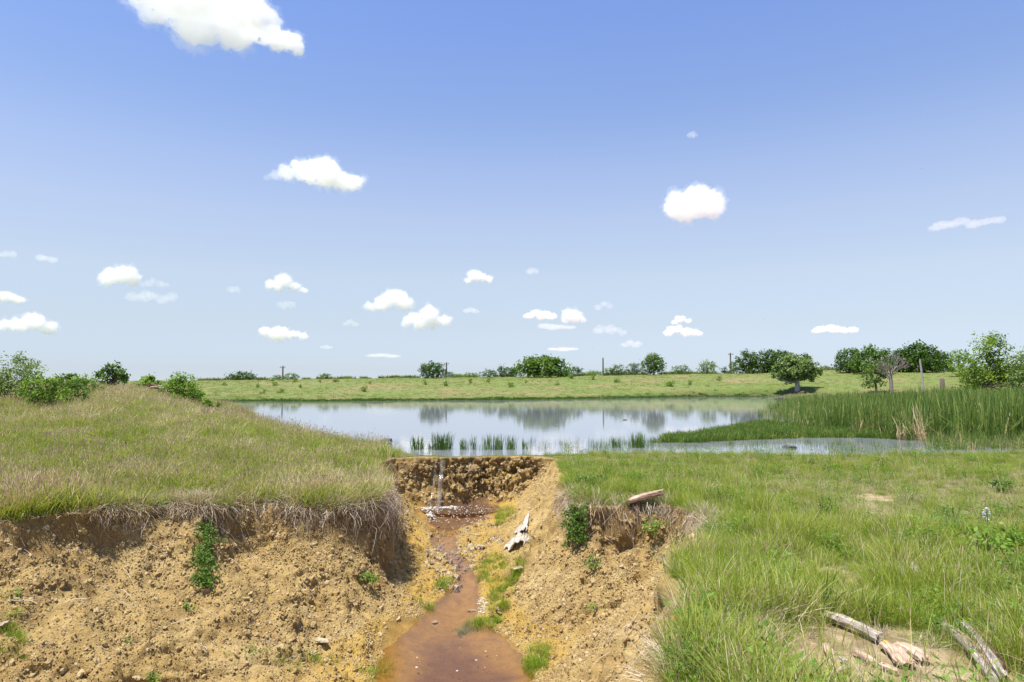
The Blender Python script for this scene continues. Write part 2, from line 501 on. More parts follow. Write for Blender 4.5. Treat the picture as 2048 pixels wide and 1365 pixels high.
ii = np.arange(nyg * nxg).reshape(nyg, nxg)
F = np.stack([ii[:-1, :-1], ii[:-1, 1:], ii[1:, 1:], ii[1:, :-1]], -1).reshape(-1, 4)
g_me = mesh_np('ground', np.stack([vx, vy, vz], 1), F)
attr(g_me, 'tint', C, typ='FLOAT_COLOR')
attr(g_me, 'soil', soil); attr(g_me, 'wet', wet)
t = NT('ground_soil_and_turf')
tc = t.n('ShaderNodeNewGeometry')
tint = t.attr('tint'); so = t.attr('soil'); we = t.attr('wet')
nf = t.noise(38, 5, .65, tc.outputs['Position']); nm = t.noise(6, 5, .6, tc.outputs['Position'])
ng = t.noise(1.1, 6, .7, tc.outputs['Position'])
var = t.ramp(nf.outputs[0], [(.25, (.66, .62, .58)), (.5, (1, 1, 1)), (.75, (1.18, 1.16, 1.12))]).outputs[0]
var2 = t.ramp(nm.outputs[0], [(.3, (.8, .78, .74)), (.6, (1.06, 1.05, 1.03))]).outputs[0]
var3 = t.ramp(ng.outputs[0], [(.3, (.72, .76, .7)), (.5, (1, 1, 1)), (.7, (1.22, 1.14, 1.1))]).outputs[0]
c1 = t.mix(1.0, tint.outputs['Color'], var, 'MULTIPLY')
c1 = t.mix(1.0, c1, t.mix(so.outputs['Fac'], var3, var2), 'MULTIPLY')
rough = t.math('SUBTRACT', 0.95, t.math('MULTIPLY', we.outputs['Fac'], 0.45))
bsum = t.math('ADD', nf.outputs[0], t.math('MULTIPLY', nm.outputs[0], .8))
bs = t.n('ShaderNodeBump'); bs.inputs['Distance'].default_value = 0.035
t.l(bsum, bs.inputs['Height']); t.l(t.math('MULTIPLY', so.outputs['Fac'], 1.0), bs.inputs['Strength'])
pb = t.pbr(c1, rough, .2, bs.outputs[0])
ground = link('ground', g_me, t.done(pb.outputs[0]))
tag(ground, kind='structure')

# ------------------------------------------------------------------ water
def water_mat(name, body, milk, bumps, ior=1.333, rough=0.015, clear=None):
    t = NT(name)
    geo = t.n('ShaderNodeNewGeometry')
    mp = t.n('ShaderNodeMapping'); mp.inputs['Scale'].default_value = (1, 1, 1)
    t.l(geo.outputs['Position'], mp.inputs[0])
    h = None
    for sc, st, stretch in bumps:
        mpp = t.n('ShaderNodeMapping'); mpp.inputs['Scale'].default_value = (1, stretch, 1)
        t.l(geo.outputs['Position'], mpp.inputs[0])
        n_ = t.noise(sc, 3, .5, mpp.outputs[0])
        hh = t.math('MULTIPLY', n_.outputs[0], st)
        h = hh if h is None else t.math('ADD', h, hh)
    nrm = t.bump(h, 1.0, 1.0)
    fr = t.n('ShaderNodeFresnel'); fr.inputs['IOR'].default_value = ior; t.l(nrm, fr.inputs['Normal'])
    gl = t.n('ShaderNodeBsdfGlossy'); gl.inputs['Roughness'].default_value = rough; t.l(nrm, gl.inputs['Normal'])
    gl.inputs['Color'].default_value = (.97, .97, .97, 1)
    df = t.n('ShaderNodeBsdfDiffuse'); df.inputs['Color'].default_value = (*body, 1)
    under = df.outputs[0]
    if clear is not None:
        tr = t.n('ShaderNodeBsdfTransparent'); tr.inputs['Color'].default_value = (*clear, 1)
        mx = t.n('ShaderNodeMixShader'); mx.inputs[0].default_value = milk
        t.l(tr.outputs[0], mx.inputs[1]); t.l(df.outputs[0], mx.inputs[2]); under = mx.outputs[0]
    m2 = t.n('ShaderNodeMixShader'); t.l(fr.outputs[0], m2.inputs[0]); t.l(under, m2.inputs[1]); t.l(gl.outputs[0], m2.inputs[2])
    return t.done(m2.outputs[0])

bm = bmesh.new()
cx = sum(p[0] for p in POND) / len(POND)
pts = []
for (x, y) in POND:                    # a little beyond the shoreline: the shore itself covers the rim of the sheet
    pts.append((x, y))
vs = [bm.verts.new((x, y, 0.0)) for x, y in pts]
fpond = bm.faces.new(vs)
if fpond.normal.z < 0 or (fpond.normal_update() or fpond.normal.z < 0): fpond.normal_flip()
bmesh.ops.triangulate(bm, faces=[fpond])
pond_me = bpy.data.meshes.new('pond'); bm.to_mesh(pond_me); bm.free()
pond = link('pond', pond_me, water_mat('pond_water', (.22, .23, .25), 0, [(0.30, .0022, 4.0), (1.8, .0010, 3.0), (7, .00022, 1.5)], ior=3.0, rough=.004))
pond.location.z = 0.012
tag(pond, kind='structure')

def ribbon(name, pts, mat, over=1.25):
    # resample, then sweep across
    c = np.array(pts); seg = np.r_[0, np.cumsum(np.hypot(*np.diff(c[:, :2], axis=0).T))]
    s = np.arange(0, seg[-1], 0.12)
    q = np.stack([np.interp(s, seg, c[:, k]) for k in range(4)], 1)
    for _ in range(6):
        q[1:-1] = (q[:-2] + 2 * q[1:-1] + q[2:]) / 4
    tg = np.gradient(q[:, :2], axis=0); tg /= np.linalg.norm(tg, axis=1)[:, None] + 1e-9
    nr = np.stack([-tg[:, 1], tg[:, 0]], 1)
    k = 9; V = []
    for j in range(k):
        u = (j / (k - 1) * 2 - 1) * over
        V.append(np.c_[q[:, :2] + nr * (q[:, 3] * u)[:, None], q[:, 2]])
    V = np.stack(V, 1).reshape(-1, 3)
    ii = np.arange(len(q) * k).reshape(len(q), k)
    F = np.stack([ii[:-1, :-1], ii[:-1, 1:], ii[1:, 1:], ii[1:, :-1]], -1).reshape(-1, 4)
    v0, v1, v2 = V[F[len(F)//2, :3]]
    if np.cross(v1 - v0, v2 - v0)[2] < 0: F = F[:, ::-1]
    o = link(name, mesh_np(name, V, F), mat)
    return tag(o, kind='structure')
stream_w = water_mat('iron_stained_water', (.26, .16, .075), .05, [(3.0, .005, 1.0), (14, .0028, 1.0)], ior=1.34, rough=.03, clear=(.93, .85, .70))
pool_w = water_mat('muddy_pool_water', (.17, .105, .06), .5, [(3.0, .005, 1.0), (9, .002, 1.0)], ior=1.34, rough=.05, clear=(.7, .5, .3))
ex = ST[0]
pc = (ST[0][0] + .1, ST[0][1] + .2)
pv = [(pc[0], pc[1], 0.0)]
for k in range(40):
    a_ = k / 40 * 2 * math.pi
    pv.append((pc[0] + 2.0 * math.cos(a_), max(ST[2][1] + .25, pc[1] + 2.0 * math.sin(a_)), 0.0))
plunge = link('plunge_pool_water', mesh_np('plunge_pool_water', pv, [(0, k + 1, (k + 1) % 40 + 1) for k in range(40)]), pool_w, loc=(0, 0, ST[0][2]))
tag(plunge, kind='structure')
strm = ribbon('stream_water', ST[1:][1:], stream_w)
# ================================================================== CLOUDS
# (px, py of the middle, width, height in the photograph, puffs, thickness, label)
CL = [
 (400, 18, 300, 120, 16, 'big', 'big bright white cloud cut off by the top edge of the sky'),
 (540, 82, 130, 56, 8, 'big', 'blunt white tail hanging off the lower right of the big top cloud'),
 (648, 352, 165, 62, 12, 'mid', 'bright humped white cloud alone high above the pond'),
 (545, 352, 40, 26, 4, 'thin', 'faint puff just left of the humped white cloud'),
 (1388, 414, 118, 64, 11, 'mid', 'compact bright white cloud with ragged edges high above the dark grove'),
 (240, 555, 76, 42, 8, 'mid', 'soft white cloud above and left of the small open tree on the bank'),
 (306, 567, 58, 24, 5, 'thin', 'small puff tucked against the right end of the soft white cloud'),
 (303, 595, 105, 26, 6, 'thin', 'flat pale cloud lying just under the soft white cloud'),
 (468, 580, 30, 20, 3, 'thin', 'tiny round puff between the soft white cloud and the twin-humped cloud'),
 (573, 573, 78, 30, 7, 'mid', 'small bright cloud with two equal humps'),
 (572, 611, 42, 18, 4, 'thin', 'little pale cloud just under the twin-humped cloud'),
 (780, 607, 94, 42, 8, 'mid', 'bright domed cloud with a flat base above the single dark skyline tree'),
 (856, 642, 92, 38, 8, 'mid', 'bright rounded cloud low over the single dark skyline tree'),
 (958, 556, 56, 24, 5, 'mid', 'small white cloud alone above the middle of the pond'),
 (942, 622, 38, 14, 3, 'thin', 'thin pale dash of cloud right of the bright domed cloud'),
 (56, 653, 108, 36, 8, 'mid', 'wide flat cloud low over the feathery bushes at the left edge'),
 (18, 597, 48, 26, 4, 'mid', 'small white cloud cut by the left edge of the photograph'),
 (14, 512, 38, 18, 3, 'thin', 'pale smudge of cloud high at the left edge'),
 (92, 518, 42, 16, 3, 'thin', 'faint flat puff right of the smudge at the left edge'),
 (565, 670, 98, 28, 7, 'mid', 'low stepped cloud rising to the right over the far pole by the dark bush'),
 (700, 647, 34, 15, 3, 'thin', 'tiny cloud midway between the stepped cloud and the rounded cloud'),
 (653, 696, 28, 10, 3, 'thin', 'tiny faint cloud just above the skyline and the lone round bush'),
 (1080, 632, 76, 18, 5, 'mid', 'flat white bar of cloud above the broad dome of dark trees'),
 (1146, 638, 50, 30, 5, 'mid', 'small cloud with a single upright tuft beside the flat white bar'),
 (1110, 655, 80, 14, 4, 'thin', 'thin pale cloud under the flat white bar'),
 (1220, 662, 78, 22, 6, 'thin', 'slanting pale cloud over the bare pole'),
 (1209, 612, 40, 20, 4, 'thin', 'small faint cloud above the tufted one'),
 (1362, 643, 40, 18, 4, 'mid', 'small bright puff on top of a wider cloud over the round skyline tree'),
 (1362, 665, 78, 22, 6, 'mid', 'wide low cloud under a small bright puff'),
 (1264, 691, 50, 14, 4, 'thin', 'faint pinkish cloud just left of the round skyline tree'),
 (1125, 698, 66, 11, 3, 'thin', 'faintest flat cloud touching the top of the broad dome of trees'),
 (1065, 546, 28, 14, 3, 'thin', 'tiny faint puff right of the small cloud above mid pond'),
 (1385, 270, 20, 16, 3, 'thin', 'tiny wisp straight above the compact bright cloud'),
 (1665, 660, 92, 17, 6, 'mid', 'long low white cloud over the lone shore tree'),
 (1930, 449, 150, 22, 7, 'thin', 'faint long wisp high above the grove at the right'),
 (765, 713, 70, 10, 3, 'thin', 'hazy streak of cloud low left of the single dark skyline tree'),
]
ALT = 520.0
for i, (px, py, w, h, nb, kind, label) in enumerate(CL):
    rg = np.random.default_rng(100 + i)
    d = ray(px, py)
    t_ = ALT / d[2]
    c = np.array((0, 0, EYE)) + d * t_
    D = d[1] * t_
    Wm, Hm = w / FPX * D, h / FPX * D
    lob = []
    for k in range(nb):
        u = (k + .5) / nb * 2 - 1 + rg.uniform(-.12, .12)
        env = math.sqrt(max(0.05, 1 - u * u))
        r = (.26 + .20 * rg.random()) * Hm * (.5 + .6 * env)
        cz = -Hm * .30 + r * .55 + env * Hm * .42 * rg.random()
        rx = max(r * 1.15, Wm / nb * .8)
        lob.append((u * (Wm / 2 - rx * .6), rg.uniform(-.4, .4) * Hm, cz, rx, max(rx, r) * 1.1, r))
    def puffs(name, grow_, dens, amp, parent):
        bm = bmesh.new()
        for (x, y, z, rx, ry, rz) in lob:
            bmesh.ops.create_icosphere(bm, subdivisions=2, radius=1, matrix=Matrix.Translation((x, y, z)) @ Matrix.Diagonal((rx * grow_, ry * grow_, rz * grow_, 1)))
        me = bpy.data.meshes.new(name); bm.to_mesh(me); bm.free()
        o = bpy.data.objects.new(name, me); COL.objects.link(o)
        if parent is None:
            o.location = c; o.rotation_euler.z = -math.atan2(d[0], d[1])
        else: o.parent = parent
        rm = o.modifiers.new('remesh', 'REMESH'); rm.mode = 'VOXEL'; rm.voxel_size = max(Wm / 110, Hm / 34)
        for s_, st in ((.55, .36), (.24, .24), (.10, .12)):
            tx = bpy.data.textures.new('puff', 'CLOUDS'); tx.noise_scale = Hm * s_; tx.noise_depth = 3
            dm = o.modifiers.new('puff', 'DISPLACE'); dm.texture = tx; dm.strength = Hm * st * amp; dm.mid_level = .5; dm.texture_coords = 'GLOBAL'
        t = NT('cloud_vapour')
        vol = t.n('ShaderNodeVolumePrincipled')
        vol.inputs['Color'].default_value = (.995, .995, .995, 1)
        vol.inputs['Density'].default_value = dens / Hm
        vol.inputs['Anisotropy'].default_value = 0.2
        t.l(vol.outputs[0], t.out.inputs['Volume'])
        me.materials.append(t.m)
        return o
    o = puffs('cloud', .93 if kind != 'thin' else 1.0, {'big': 2.6, 'mid': 2.5, 'thin': 0.36}[kind], 1.0 if kind == 'big' else 1.25, None)
    if kind != 'thin':
        puffs('wispy_edge', 1.12, .50, 1.7, o)
    tag(o, label, 'cloud', 'small white fair-weather clouds')
# ================================================================== GRASS AND REEDS
def clump(name, n, rad, h, w, lean, mats, seed, segs=3, heads=0.0, hvar=.45, flat=0.0, bend=1.0, fold=0.0):
    """one tussock of n tapering, curved blades (flat strips); 'heads' of them carry a seed head"""
    rg = np.random.default_rng(seed)
    V, F, rnd, mi = [], [], [], []
    for i in range(n):
        r = rad * math.sqrt(rg.random()); a = rg.uniform(0, 2 * math.pi)
        bx, by = r * math.cos(a), r * math.sin(a)
        az = a + rg.normal(0, 1.0)
        hh = h * (1 - hvar * rg.random()); ln = lean * (0.25 + rg.random()) ** 1.2
        ww = w * rg.uniform(.65, 1.25)
        pa = az + math.pi / 2 + rg.normal(0, .6)
        wx, wy = math.cos(pa) * ww / 2, math.sin(pa) * ww / 2
        c = rg.random(); b0 = len(V)
        kink = rg.random() < fold
        for k in range(segs + 1):
            tt = k / segs
            out = ln * hh * (tt * .35 + .65 * tt ** (1 + bend))
            up = hh * tt * (1 - .38 * min(1.2, ln) * tt) * (1 - flat)
            if kink and tt > .6:
                out += hh * (tt - .6) * .7; up -= hh * (tt - .6) * 1.5
            tw = 1 - .25 * tt if k < segs else .12
            x, y = bx + math.cos(az) * out, by + math.sin(az) * out
            V.append((x - wx * tw, y - wy * tw, up)); V.append((x + wx * tw, y + wy * tw, up))
            if k:
                q = b0 + 2 * k
                F.append((q - 2, q - 1, q + 1, q)); rnd.append(min(1, max(0, c + .25 * (tt - .5)))); mi.append(0)
        if rg.random() < heads:
            tx, ty, tz = bx + math.cos(az) * out, by + math.sin(az) * out, up
            dx, dy = math.cos(az) * ln * .5, math.sin(az) * ln * .5
            L = hh * .16; hw = max(w * .8, .0025)
            q = len(V)
            V += [(tx, ty, tz), (tx + dx * L * .5 - hw, ty + dy * L * .5, tz + L * .5), (tx + dx * L, ty + dy * L, tz + L), (tx + dx * L * .5 + hw, ty + dy * L * .5 + hw, tz + L * .5)]
            F.append((q, q + 1, q + 2, q + 3)); rnd.append(c); mi.append(min(1, len(mats) - 1))
    me = mesh_np(name, V, F, smooth=False)
    attr(me, 'rnd', rnd, 'FACE')
    for m in mats: me.materials.append(m)
    me.polygons.foreach_set('material_index', np.array(mi, dtype=np.int32))
    return bpy.data.objects.new(name, me)

def family(name, objs):
    c = bpy.data.collections.new(name)
    for o in objs: c.objects.link(o)
    return c

def scatter(name, pts, scl, coll, nvar, label=None, rot=None, seed=0, idx=None):
    """one object: points that carry a tussock each (uncountable ground cover)"""
    pts = np.asarray(pts); n = len(pts); rg = np.random.default_rng(seed)
    me = bpy.data.meshes.new(name)
    me.vertices.add(n); me.vertices.foreach_set('co', pts.astype(np.float32).ravel())
    if rot is None:
        rot = np.stack([rg.normal(0, .10, n), rg.normal(0, .10, n), rg.uniform(0, 6.283, n)], 1)
    attr(me, 'rot', rot, typ='FLOAT_VECTOR')
    scl = np.asarray(scl, dtype=np.float64)
    if scl.ndim == 1: scl = np.stack([scl, scl, scl], 1)
    attr(me, 'scl', scl, typ='FLOAT_VECTOR')
    a = me.attributes.new('idx', 'INT', 'POINT')
    a.data.foreach_set('value', (rg.integers(0, nvar, n) if idx is None else np.asarray(idx)).astype(np.int32))
    o = bpy.data.objects.new(name, me); COL.objects.link(o)
    ng = bpy.data.node_groups.new(name, 'GeometryNodeTree')
    ng.interface.new_socket('Geometry', in_out='INPUT', socket_type='NodeSocketGeometry')
    ng.interface.new_socket('Geometry', in_out='OUTPUT', socket_type='NodeSocketGeometry')
    gi, go = ng.nodes.new('NodeGroupInput'), ng.nodes.new('NodeGroupOutput')
    ci = ng.nodes.new('GeometryNodeCollectionInfo'); ci.inputs['Collection'].default_value = coll
    ci.inputs['Separate Children'].default_value = True; ci.inputs['Reset Children'].default_value = True
    ip = ng.nodes.new('GeometryNodeInstanceOnPoints'); ip.inputs['Pick Instance'].default_value = True
    def na(nm, ty):
        x = ng.nodes.new('GeometryNodeInputNamedAttribute'); x.data_type = ty; x.inputs['Name'].default_value = nm
        return x.outputs[0]
    ng.links.new(gi.outputs[0], ip.inputs['Points']); ng.links.new(ci.outputs[0], ip.inputs['Instance'])
    ng.links.new(na('idx', 'INT'), ip.inputs['Instance Index'])
    e2r = ng.nodes.new('FunctionNodeEulerToRotation'); ng.links.new(na('rot', 'FLOAT_VECTOR'), e2r.inputs[0])
    ng.links.new(e2r.outputs[0], ip.inputs['Rotation'])
    ng.links.new(na('scl', 'FLOAT_VECTOR'), ip.inputs['Scale'])
    ng.links.new(ip.outputs[0], go.inputs[0])
    md = o.modifiers.new('scatter', 'NODES'); md.node_group = ng
    tag(o, label, None, None, 'stuff')
    return o

M_lush = leaf_mat('grass_lush', [(0, (.085, .185, .012)), (.5, (.20, .31, .026)), (1, (.40, .45, .068))], .4)
M_mid = leaf_mat('grass_mid', [(0, (.14, .215, .024)), (.5, (.28, .34, .055)), (1, (.47, .45, .13))], .4)
M_straw = leaf_mat('grass_straw', [(0, (.40, .33, .17)), (.5, (.57, .48, .30)), (1, (.68, .60, .45))], .3)
M_head = leaf_mat('grass_seed_heads', [(0, (.42, .29, .18)), (1, (.66, .50, .36))], .3)
M_dead = leaf_mat('grass_dead', [(0, (.27, .20, .13)), (.5, (.50, .41, .29)), (1, (.66, .58, .46))], .2)
M_dark = leaf_mat('rush_green', [(0, (.045, .10, .016)), (.6, (.10, .18, .03)), (1, (.20, .28, .06))], .3)
M_cat = leaf_mat('cattail_green', [(0, (.05, .115, .022)), (.5, (.115, .20, .042)), (.78, (.23, .31, .07)), (1, (.54, .49, .18))], .35)
M_catdry = leaf_mat('cattail_dry', [(0, (.38, .28, .14)), (1, (.62, .52, .33))], .2)
M_field = leaf_mat('meadow_far', [(0, (.14, .20, .04)), (.6, (.21, .265, .06)), (1, (.33, .31, .13))], .35)

# near meadow, right
fam_near = family('meadow_tussocks',
    [clump('t', 58, .14, .29, .0048, .95, [M_lush], 10 + k, 4) for k in range(4)] +
    [clump('t', 46, .13, .40, .0038, .6, [M_mid, M_straw], 20 + k, 4, heads=.04) for k in range(4)] +
    [clump('t', 34, .13, .33, .0034, .85, [M_straw, M_head], 30 + k, 4, heads=.06) for k in range(3)] +
    [clump('t', 34, .15, .16, .0060, 1.4, [M_dead], 40 + k, 3, flat=.3) for k in range(2)])
def wedge(n, y0, y1, power, rg, xl, xr):
    y = y0 + (y1 - y0) * rg.random(n) ** power
    x = xl(y) + (xr(y) - xl(y)) * rg.random(n)
    return x, y
rg = np.random.default_rng(91)
x, y = wedge(26000, 3.2, 27.5, .95, rg, lambda y: -0.2 * y, lambda y: .84 * y + 1.6)
z, d, ed, wz_, bk, q_ = height(x, y, True)
sdp = poly_sd(x, y, POND)
lip = sstep(22.6, 23.2, y) * sstep(-5.2, -4.6, x) * sstep(1.8, .7, x)
b = bare_at(x, y)
keep = (d < 0.03) & (sdp > -0.15) & (x > np.interp(y, BX, BXX) + .8) & (rg.random(len(x)) > b * .80) & (rg.random(len(x)) > lip * (.55 + .4 * (perlin(x * 1.3, y * 1.3, 0, 161) > -.1)))
keep &= (x > .2)|(y > 20)
keep &= ~((y < 12.5) & (d > -.13))
x, y, z, b, d = x[keep], y[keep], z[keep], b[keep], d[keep]
pt = fbm(x * .45, y * .45, 0, 3, 95); pt2 = fbm(x * .9, y * .9, 0, 2, 96)
brown = sstep(10, 13, y) * sstep(20, 16, y) * sstep(4.5, 7.5, x)
u = rg.random(len(x))
p_straw = np.clip(.06 + .24 * sstep(.0, .7, pt) + .30 * brown + .15 * b, 0, .65)
p_mid = np.clip(.36 + .3 * sstep(-.2, .5, pt2), 0, .7) * (1 - p_straw)
p_dead = .06 + .14 * brown + .05 * b + .12 * sstep(.25, .8, fbm(x * 1.1, y * 1.1, 0, 2, 171))
idx = np.where(u < p_straw, rg.integers(8, 11, len(x)), np.where(u < p_straw + p_mid, rg.integers(4, 8, len(x)), np.where(u > 1 - p_dead, rg.integers(11, 13, len(x)), rg.integers(0, 4, len(x)))))
s = rg.uniform(.45, 1.3, len(x)) * (.65 + .6 * sstep(-.5, .6, pt2)) * (1 - .5 * sstep(14, 23, y))
s *= 1 - .62 * b
s *= 1 + .22 * sstep(10, 7.5, y) * sstep(.50, .34, x / y)
s *= 1 - .40 * brown
wd = np.clip(y / 9, 1, 2.2)
scatter('grass', np.stack([x, y, z - .01], 1), s, fam_near, 13, 'tall green meadow grass mixed with straw on the right bank', seed=1, idx=idx)

# the embankment on the left
fam_berm = family('bank_tussocks',
    [clump('t', 34, .16, .30, .009, .8, [M_lush], 110 + k, 3) for k in range(3)] +
    [clump('t', 30, .17, .40, .008, .6, [M_mid, M_head], 120 + k, 3, heads=.4) for k in range(3)] +
    [clump('t', 30, .17, .42, .007, .8, [M_straw, M_head], 130 + k, 3, heads=.5) for k in range(4)] +
    [clump('t', 34, .18, .18, .008, 1.5, [M_dead], 140 + k, 3, flat=.3) for k in range(2)])
rg = np.random.default_rng(92)
x, y = wedge(42000, 10.5, 96, 1.9, rg, lambda y: -.84 * y - 2, lambda y: np.interp(y, BX, BXX) + 1.0)
z, d, ed, wz_, bk, q_ = height(x, y, True)
sdp = poly_sd(x, y, POND)
keep = (d < 0.02) & (sdp > -0.1)
x, y, z, d, sdp = x[keep], y[keep], z[keep], d[keep], sdp[keep]
pt = fbm(x * .3, y * .3, 0, 3, 97); pt2 = fbm(x * .8, y * .8, 0, 2, 98)
top = sstep(.5, 1.5, z)
tip = np.exp(-((x + 4.2) / 1.6) ** 2 - ((y - 15.5) / 2.2) ** 2)
p_straw = np.clip(.0 + .22 * top + .34 * pt + .5 * tip, .06, .9)
p_mid = (1 - p_straw) * .5
p_dead = .06 + .25 * sstep(-.6, -.05, d) + .05 * (pt2 > .4)
u = rg.random(len(x))
idx = np.where(u > 1 - p_dead, rg.integers(10, 12, len(x)), np.where(u < p_straw, rg.integers(6, 10, len(x)), np.where(u < p_straw + p_mid * .8, rg.integers(3, 6, len(x)), rg.integers(0, 3, len(x)))))
s = rg.uniform(.55, 1.35, len(x)) * (.7 + .6 * sstep(-.5, .6, pt2)) * np.clip(y / 26, 1, 1.5)
scatter('bank_grass', np.stack([x, y, z - .01], 1), s, fam_berm, 12, 'long pink-tipped straw and green grass over the left embankment', seed=2, idx=idx)

# far meadow beyond the water: low, thin cover
fam_far = family('far_tussocks', [clump('t', 22, .7, .34, .05, .9, [M_field], 210 + k, 2) for k in range(3)] + [clump('t', 22, .6, .32, .045, .9, [M_straw, M_head], 220, 2)] + [clump('t', 26, .5, .5, .05, .4, [M_dark], 230 + k, 2) for k in range(2)])
rg = np.random.default_rng(93)
x, y = wedge(15000, 84, 196, 1.0, rg, lambda y: -.82 * y, lambda y: .82 * y)
sdp = poly_sd(x, y, POND); z = height(x, y)
keep = (sdp > .1)
x, y, z, sdp = x[keep], y[keep], z[keep], sdp[keep]
pt = fbm(x * .03, y * .06, 0, 3, 99)
fr_ = (sdp < 2.2)
u = rg.random(len(x))
idx = np.where(fr_, rg.integers(4, 6, len(x)), np.where(u < .12 + .5 * sstep(0, .6, pt), 3, rg.integers(0, 3, len(x))))
s = rg.uniform(.5, 1.1, len(x)) * np.where(fr_, 1.0, .8)
scatter('far_meadow_grass', np.stack([x, y, z - .02], 1), s, fam_far, 6, 'short yellow green meadow grass beyond the pond', seed=3, idx=idx)

# dark fringe of rushes along the far shore
rg = np.random.default_rng(94)
fs = np.array(POND[7:17]); L = np.r_[0, np.cumsum(np.hypot(*np.diff(fs, axis=0).T))]
sv = rg.random(2600) * L[-1]
x = np.interp(sv, L, fs[:, 0]) + rg.normal(0, .3, 2600); y = np.interp(sv, L, fs[:, 1]) + rg.uniform(-1.3, 1.2, 2600)
z = np.maximum(height(x, y), -.1)
s = rg.uniform(.3, 1.0, len(x)) * (.8 + 1.0 * sstep(.0, .8, fbm(x * .08, 0 * x, 0, 2, 101)))
scatter('far_shore_rushes', np.stack([x, y, z], 1), s, fam_far, 6, 'dark green rushes fringing the far shore of the pond', seed=4, idx=rg.integers(4, 6, len(x)))

# cattails standing in the water, right
fam_cat = family('cattails', [clump('t', 15, .28, 2.35, .030, .16, [M_cat], 310 + k, 5, hvar=.35, fold=.16) for k in range(5)] + [clump('t', 12, .28, 1.9, .028, .25, [M_catdry], 320 + k, 5, hvar=.5, fold=.4) for k in range(2)])
CATP = [P(1528, 846), P(1590, 858), P(1680, 869), P(1800, 881), P(1900, 886), P(2048, 889), P(2250, 892), (50, 40), (56, 62), (50, 76), (36, 66), P(1580, 806), P(1545, 815), P(1505, 836)]
cx0, cx1 = min(p[0] for p in CATP), max(p[0] for p in CATP); cy0, cy1 = min(p[1] for p in CATP), max(p[1] for p in CATP)
rg = np.random.default_rng(95)
x = rg.uniform(cx0, cx1, 14000); y = cy0 + (cy1 - cy0) * rg.random(14000) ** 1.35
keep = inside(x + .8 * perlin(x * .4, y * .4, 0, 111), y + .8 * perlin(x * .4, y * .4, 0, 112), CATP)
ke = rg.random(len(x)) < .25 + .75 * sstep(.365, .45, x / y)
keep &= ke
x, y = x[keep], y[keep]
hs = np.interp(x / y, [.36, .42, .5, .6, .75, 1.2], [.40, .62, .84, .97, 1.03, 1.03]) * rg.uniform(.62, 1.1, len(x)) * (1 + .22 * fbm(x * .35, y * .35, 0, 3, 113))
pd = .12 + .5 * np.exp(-((x / y - .585) / .02) ** 2) * (y < 36)
idx = np.where(rg.random(len(x)) < pd, rg.integers(5, 7, len(x)), rg.integers(0, 5, len(x)))
scatter('cattail_reeds', np.stack([x, y, np.full(len(x), -.08)], 1), hs, fam_cat, 7, 'tall dense green cattails standing in the water at the right', seed=5, idx=idx)

# low sedge spit in front of the cattails
fam_sedge = family('sedges', [clump('t', 26, .30, .55, .016, .35, [M_dark, M_head], 410 + k, 3, hvar=.5) for k in range(2)] + [clump('t', 24, .30, .5, .016, .45, [M_dark if k < 2 else M_cat], 420 + k, 3, hvar=.5) for k in range(3)] + [clump('t', 20, .3, .4, .014, .8, [M_mid, M_head], 430, 3, heads=.3)])
SEDP = [P(1288, 889), P(1400, 885), P(1500, 881), P(1600, 877), P(1720, 877), P(1830, 881), P(1800, 875), P(1700, 866), P(1600, 857), P(1528, 848), P(1470, 857), P(1400, 870), P(1330, 880)]
sx0, sx1 = min(p[0] for p in SEDP), max(p[0] for p in SEDP); sy0, sy1 = min(p[1] for p in SEDP), max(p[1] for p in SEDP)
rg = np.random.default_rng(96)
x = rg.uniform(sx0, sx1, 7000); y = rg.uniform(sy0, sy1, 7000)
keep = inside(x + .5 * perlin(x * .8, y * .8, 0, 121), y + .5 * perlin(x * .8, y * .8, 0, 122), SEDP)
x, y = x[keep], y[keep]
s = rg.uniform(.6, 1.1, len(x))
scatter('sedge', np.stack([x, y, np.full(len(x), -.04)], 1), s, fam_sedge, 6, 'low green sedge spit growing out into the pond', seed=6)

# mixed brownish reed margin that closes off the water strip at the far right
rg = np.random.default_rng(105)
mp_ = np.array([at_z(1850 + 240 * rg.random() ** .7, rg.uniform(884, 905), -.05) for _ in range(420)])
scatter('reed_margin', mp_, rg.uniform(.16, .40, len(mp_)), fam_cat, 7, 'short brown and green reeds closing the water strip at the right', seed=21, idx=np.where(rg.random(len(mp_)) < .35, rg.integers(5, 7, len(mp_)), rg.integers(0, 5, len(mp_))))

# low hazy scrub along the skyline between the trees
rg = np.random.default_rng(106)
px_ = rg.uniform(400, 1700, 1500); Y_ = rg.uniform(184, 194, 1500); x = (px_ - 1024) / FPX * Y_
kp = fbm(px_ / 60., 0 * px_, 0, 3, 151) > -.15; x, Y_ = x[kp], Y_[kp]
M_scrub = leaf_mat('scrub_green', [(0, (.06, .10, .03)), (.6, (.13, .18, .055)), (1, (.26, .29, .11))], .35)
fam_scrub = family('scrub', [clump('t', 30, .8, 1.1, .16, .7, [M_scrub], 240 + k, 2, hvar=.7) for k in range(4)])
scatter('skyline_scrub', np.stack([x, Y_, height(x, Y_) - .05], 1), rg.uniform(.35, 1.25, len(x)), fam_scrub, 4, 'low grey green scrub along the skyline between the trees', seed=22)

